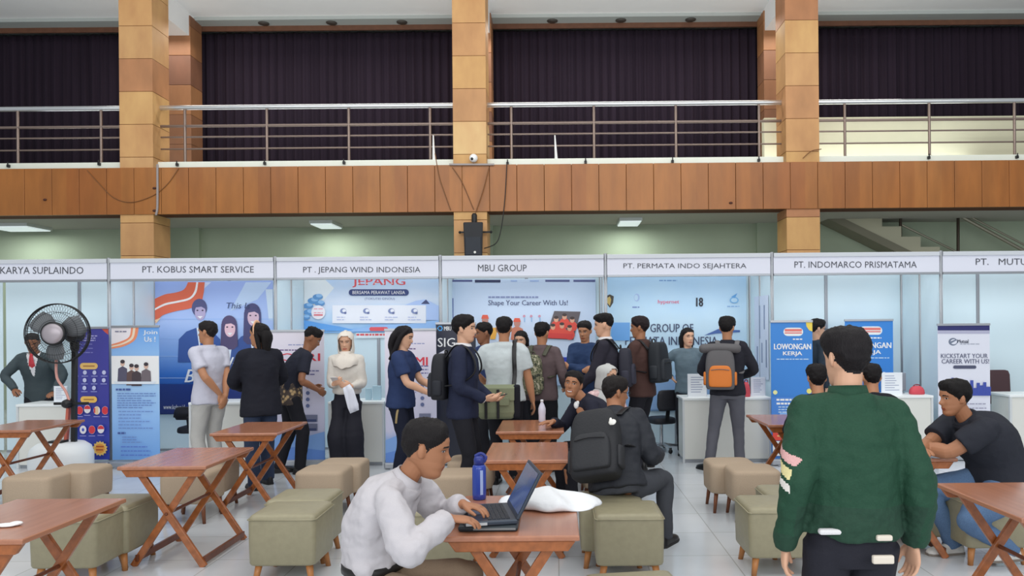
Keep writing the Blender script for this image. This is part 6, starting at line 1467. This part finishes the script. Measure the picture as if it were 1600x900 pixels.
pouch(1160, 1172, 597, 622, 9.15, ZC4, 'red pouch on the counter just right of the orange backpack')
# notice plates lying on counters
g = MB(); p = pix(590, 622, 9.25); g.box((p.x - .05, 9.2, ZC3), (p.x + .05, 9.24, ZC3 + .17)); g.box((p.x - .14, 9.22, ZC3), (p.x - .07, 9.26, ZC3 + .14)); tag(g.build('brochure_box', M('pale_cyan', (176, 206, 220), .4), None, .004), 'pale blue brochure box on the counter beside the woman in the cream headscarf', 'box')
# chairs behind counters
m_chb = M('black_chair', (34, 34, 40), .6); m_chm = M('maroon_chair', (74, 52, 56), .6); m_chr = M('chrome', (190, 192, 196), .2, .9)
def office_chair(x, y, label, mat, back_z=.98, seatz=.46, wdt=.42, rz=0):
    t = thing('office_chair', label, 'chair', (x, y, 0), R(rz))
    def tr(g): g.xf(Matrix.Translation((x, y, 0)))
    g = MB(); g.loft(rbox(wdt / 2, seatz - .08, seatz, .08, .012), 0, True); tr(g); g.build('seat', mat, t)
    g = MB(); rings = []
    for z, f in ((seatz + .1, .8), (seatz + .14, .95), ((seatz + back_z) / 2, 1), (back_z - .06, .95), (back_z - .01, .82), (back_z, .6)):
        rings.append([V((wdt / 2 * f * math.copysign(abs(math.cos(a)) ** .5, math.cos(a)), .2 + .03 * math.copysign(abs(math.sin(a)) ** .6, math.sin(a)), z)) for a in [2 * math.pi * i / 24 for i in range(24)]])
    g.loft(rings, 0, True); tr(g); g.build('backrest', mat, t)
    g = MB(); g.bar((0, .15, seatz - .06), (0, .225, seatz + .25), .05, .015); tr(g); g.build('back_bracket', m_blk, t)
    g = MB(); g.tube([(0, 0, .09), (0, 0, seatz - .07)], .025, 10); tr(g); g.build('column', m_chr, t)
    for k in range(5):
        a = 2 * math.pi * k / 5 + .3; g = MB(); g.bar((0, 0, .10), (.25 * math.cos(a), .25 * math.sin(a), .065), .04, .025, (-math.sin(a), math.cos(a), 0)); tr(g); lg = g.build('leg', m_chr, t)
        g = MB(); g.ell((.25 * math.cos(a), .25 * math.sin(a), .03), (.028, .028, .03), 12, 8); tr(g); g.build('caster', m_blk, lg)
    return t
p = pix(1572, 600, 9.85); office_chair(p.x, 9.85, 'maroon high-backed chair behind the counter at the right edge', m_chm, 1.0, .46, .34, 0)
p = pix(1052, 640, 9.35); office_chair(pix(1033, 640, 9.92).x, 9.92, 'black swivel chair on a chrome base left of the counter with the notice stand', m_chb, .80, .44, .32, 200)
p = pix(304, 660, 9.72); office_chair(p.x, 9.75, 'black chair behind the counter of the big blue portrait banner', m_chb, .66, .40, .36, 180)
# ------------------------------------------------------------------ the misting fan
YFN = 8.52; c = pix(101, 521, YFN); fx = c.x; fz = c.z
t = thing('pedestal_fan', 'large black caged misting fan on a round white water tank', 'fan', (fx, YFN, 0))
m_fblk = M('fan_black', (30, 30, 32), .4); m_tank = M('tank_white', (224, 228, 230), .35)
tx = pix(94, 700, YFN).x
g = MB(); g.lathe([(.24, .02), (.29, .05), (.315, .12), (.315, .25), (.29, .33), (.23, .375), (.15, .385)], (tx, YFN + .02, 0), 32); tk = g.build('water_tank', m_tank, t)
for k in range(5):
    a = 2 * math.pi * k / 5; g = MB(); g.ell((tx + .24 * math.cos(a), YFN + .24 * math.sin(a), .025), (.025, .025, .025)); g.build('caster', m_fblk, tk)
g = MB(); g.cbox((tx + .0, YFN - .03, .395), (.15, .14, .03)); g.build('tank_lid', m_fblk, t, .008)
m_pole = M('fan_pole_red', (190, 98, 80), .45)
px0 = tx + .085
g = MB(); g.bar((px0 - .035, YFN + .02, .34), (px0 - .01, YFN + .05, .86), .03, .05); g.build('pole_lower', m_pole, t, .004)
g = MB(); g.bar((px0 + .05, YFN + .03, .34), (px0 + .05, YFN + .06, 1.45), .05, .05); g.build('pole', m_fblk, t, .006)
g = MB(); g.bar((px0 - .16, YFN + .02, .81), (px0 + .22, YFN + .02, .81), .03, .03, (0, 0, 1)); g.tube([(px0, YFN - .02, .81), (px0, YFN + .08, .81)], .05, 14); g.build('clamp', m_fblk, t, .004)
g = MB(); g.tube([(px0 - .12, YFN, 1.3), (px0 - .10, YFN - .02, 1.1), (px0 - .02, YFN, .95), (px0 + .02, YFN, .84)], .014, 8, 0, 4); g.build('hose', M('hose_red', (206, 150, 140), .5), t)
fan_r = .325
rot = Matrix.Translation((fx, YFN - .12, fz)) @ Matrix.Rotation(R(8), 4, 'Z') @ Matrix.Rotation(R(90), 4, 'X')
cage = MB()
for rr_, zz in ((fan_r, 0), (fan_r * .995, .03), (fan_r * .995, -.03), (fan_r * .72, .075), (fan_r * .45, .095), (fan_r * .72, -.075)):
    cage.tube([(rr_ * math.cos(2 * math.pi * k / 48), rr_ * math.sin(2 * math.pi * k / 48), zz) for k in range(49)], .006 if abs(zz) < .04 else .0025, 6, dome=False)
for k in range(64):
    a = 2 * math.pi * k / 64; ca, sa = math.cos(a), math.sin(a)
    for sg in (1, -1): cage.tube([(r_ * ca, r_ * sa, sg * z_) for r_, z_ in ((.10, .10), (fan_r * .5, .094), (fan_r * .8, .065), (fan_r * .97, .035), (fan_r, 0))], .0016, 4, 0, 1, dome=False)
cage.xf(rot); cg = cage.build('cage', m_fblk, t)
for k in range(3):
    a = 2 * math.pi * k / 3 + .4; g = MB(); rows = []
    for r_, w0, tw in ((.06, .04, .5), (.14, .09, .45), (.22, .12, .35), (.29, .10, .28)): rows.append([V((r_ * math.cos(a + o_ * w0 / r_), r_ * math.sin(a + o_ * w0 / r_), o_ * w0 * tw)) for o_ in (-1, -.5, 0, .5, 1)])
    g.loft(rows, 0, True, False, False); g.xf(rot); o = g.build('blade', M('blade_grey', (112, 116, 120), .4), t); q = o.modifiers.new('t', 'SOLIDIFY'); q.thickness = .004
g = MB(); g.lathe([(.125, .07), (.13, .10), (.115, .118), (.10, .112)], (0, 0, 0), 32, 0, True, False); g.xf(rot); hb = g.build('hub_ring', m_fblk, t)
g = MB(); g.lathe([(.115, .09), (.108, .116), (.07, .132), (.03, .138), (.002, .139)], (0, 0, 0), 32); g.xf(rot); g.build('hub_cap', M('hub_silver', (166, 158, 164), .35, .3), hb)
g = MB(); g.ell((fx + .07, YFN + .06, fz - .01), (.10, .13, .10), 18, 12); g.build('motor', m_fblk, t)
g = MB(); g.tube([(fx + .07, YFN + .06, fz - .05), (px0 + .05, YFN + .06, 1.42)], [.05, .045], 12); g.build('yoke', m_fblk, t)
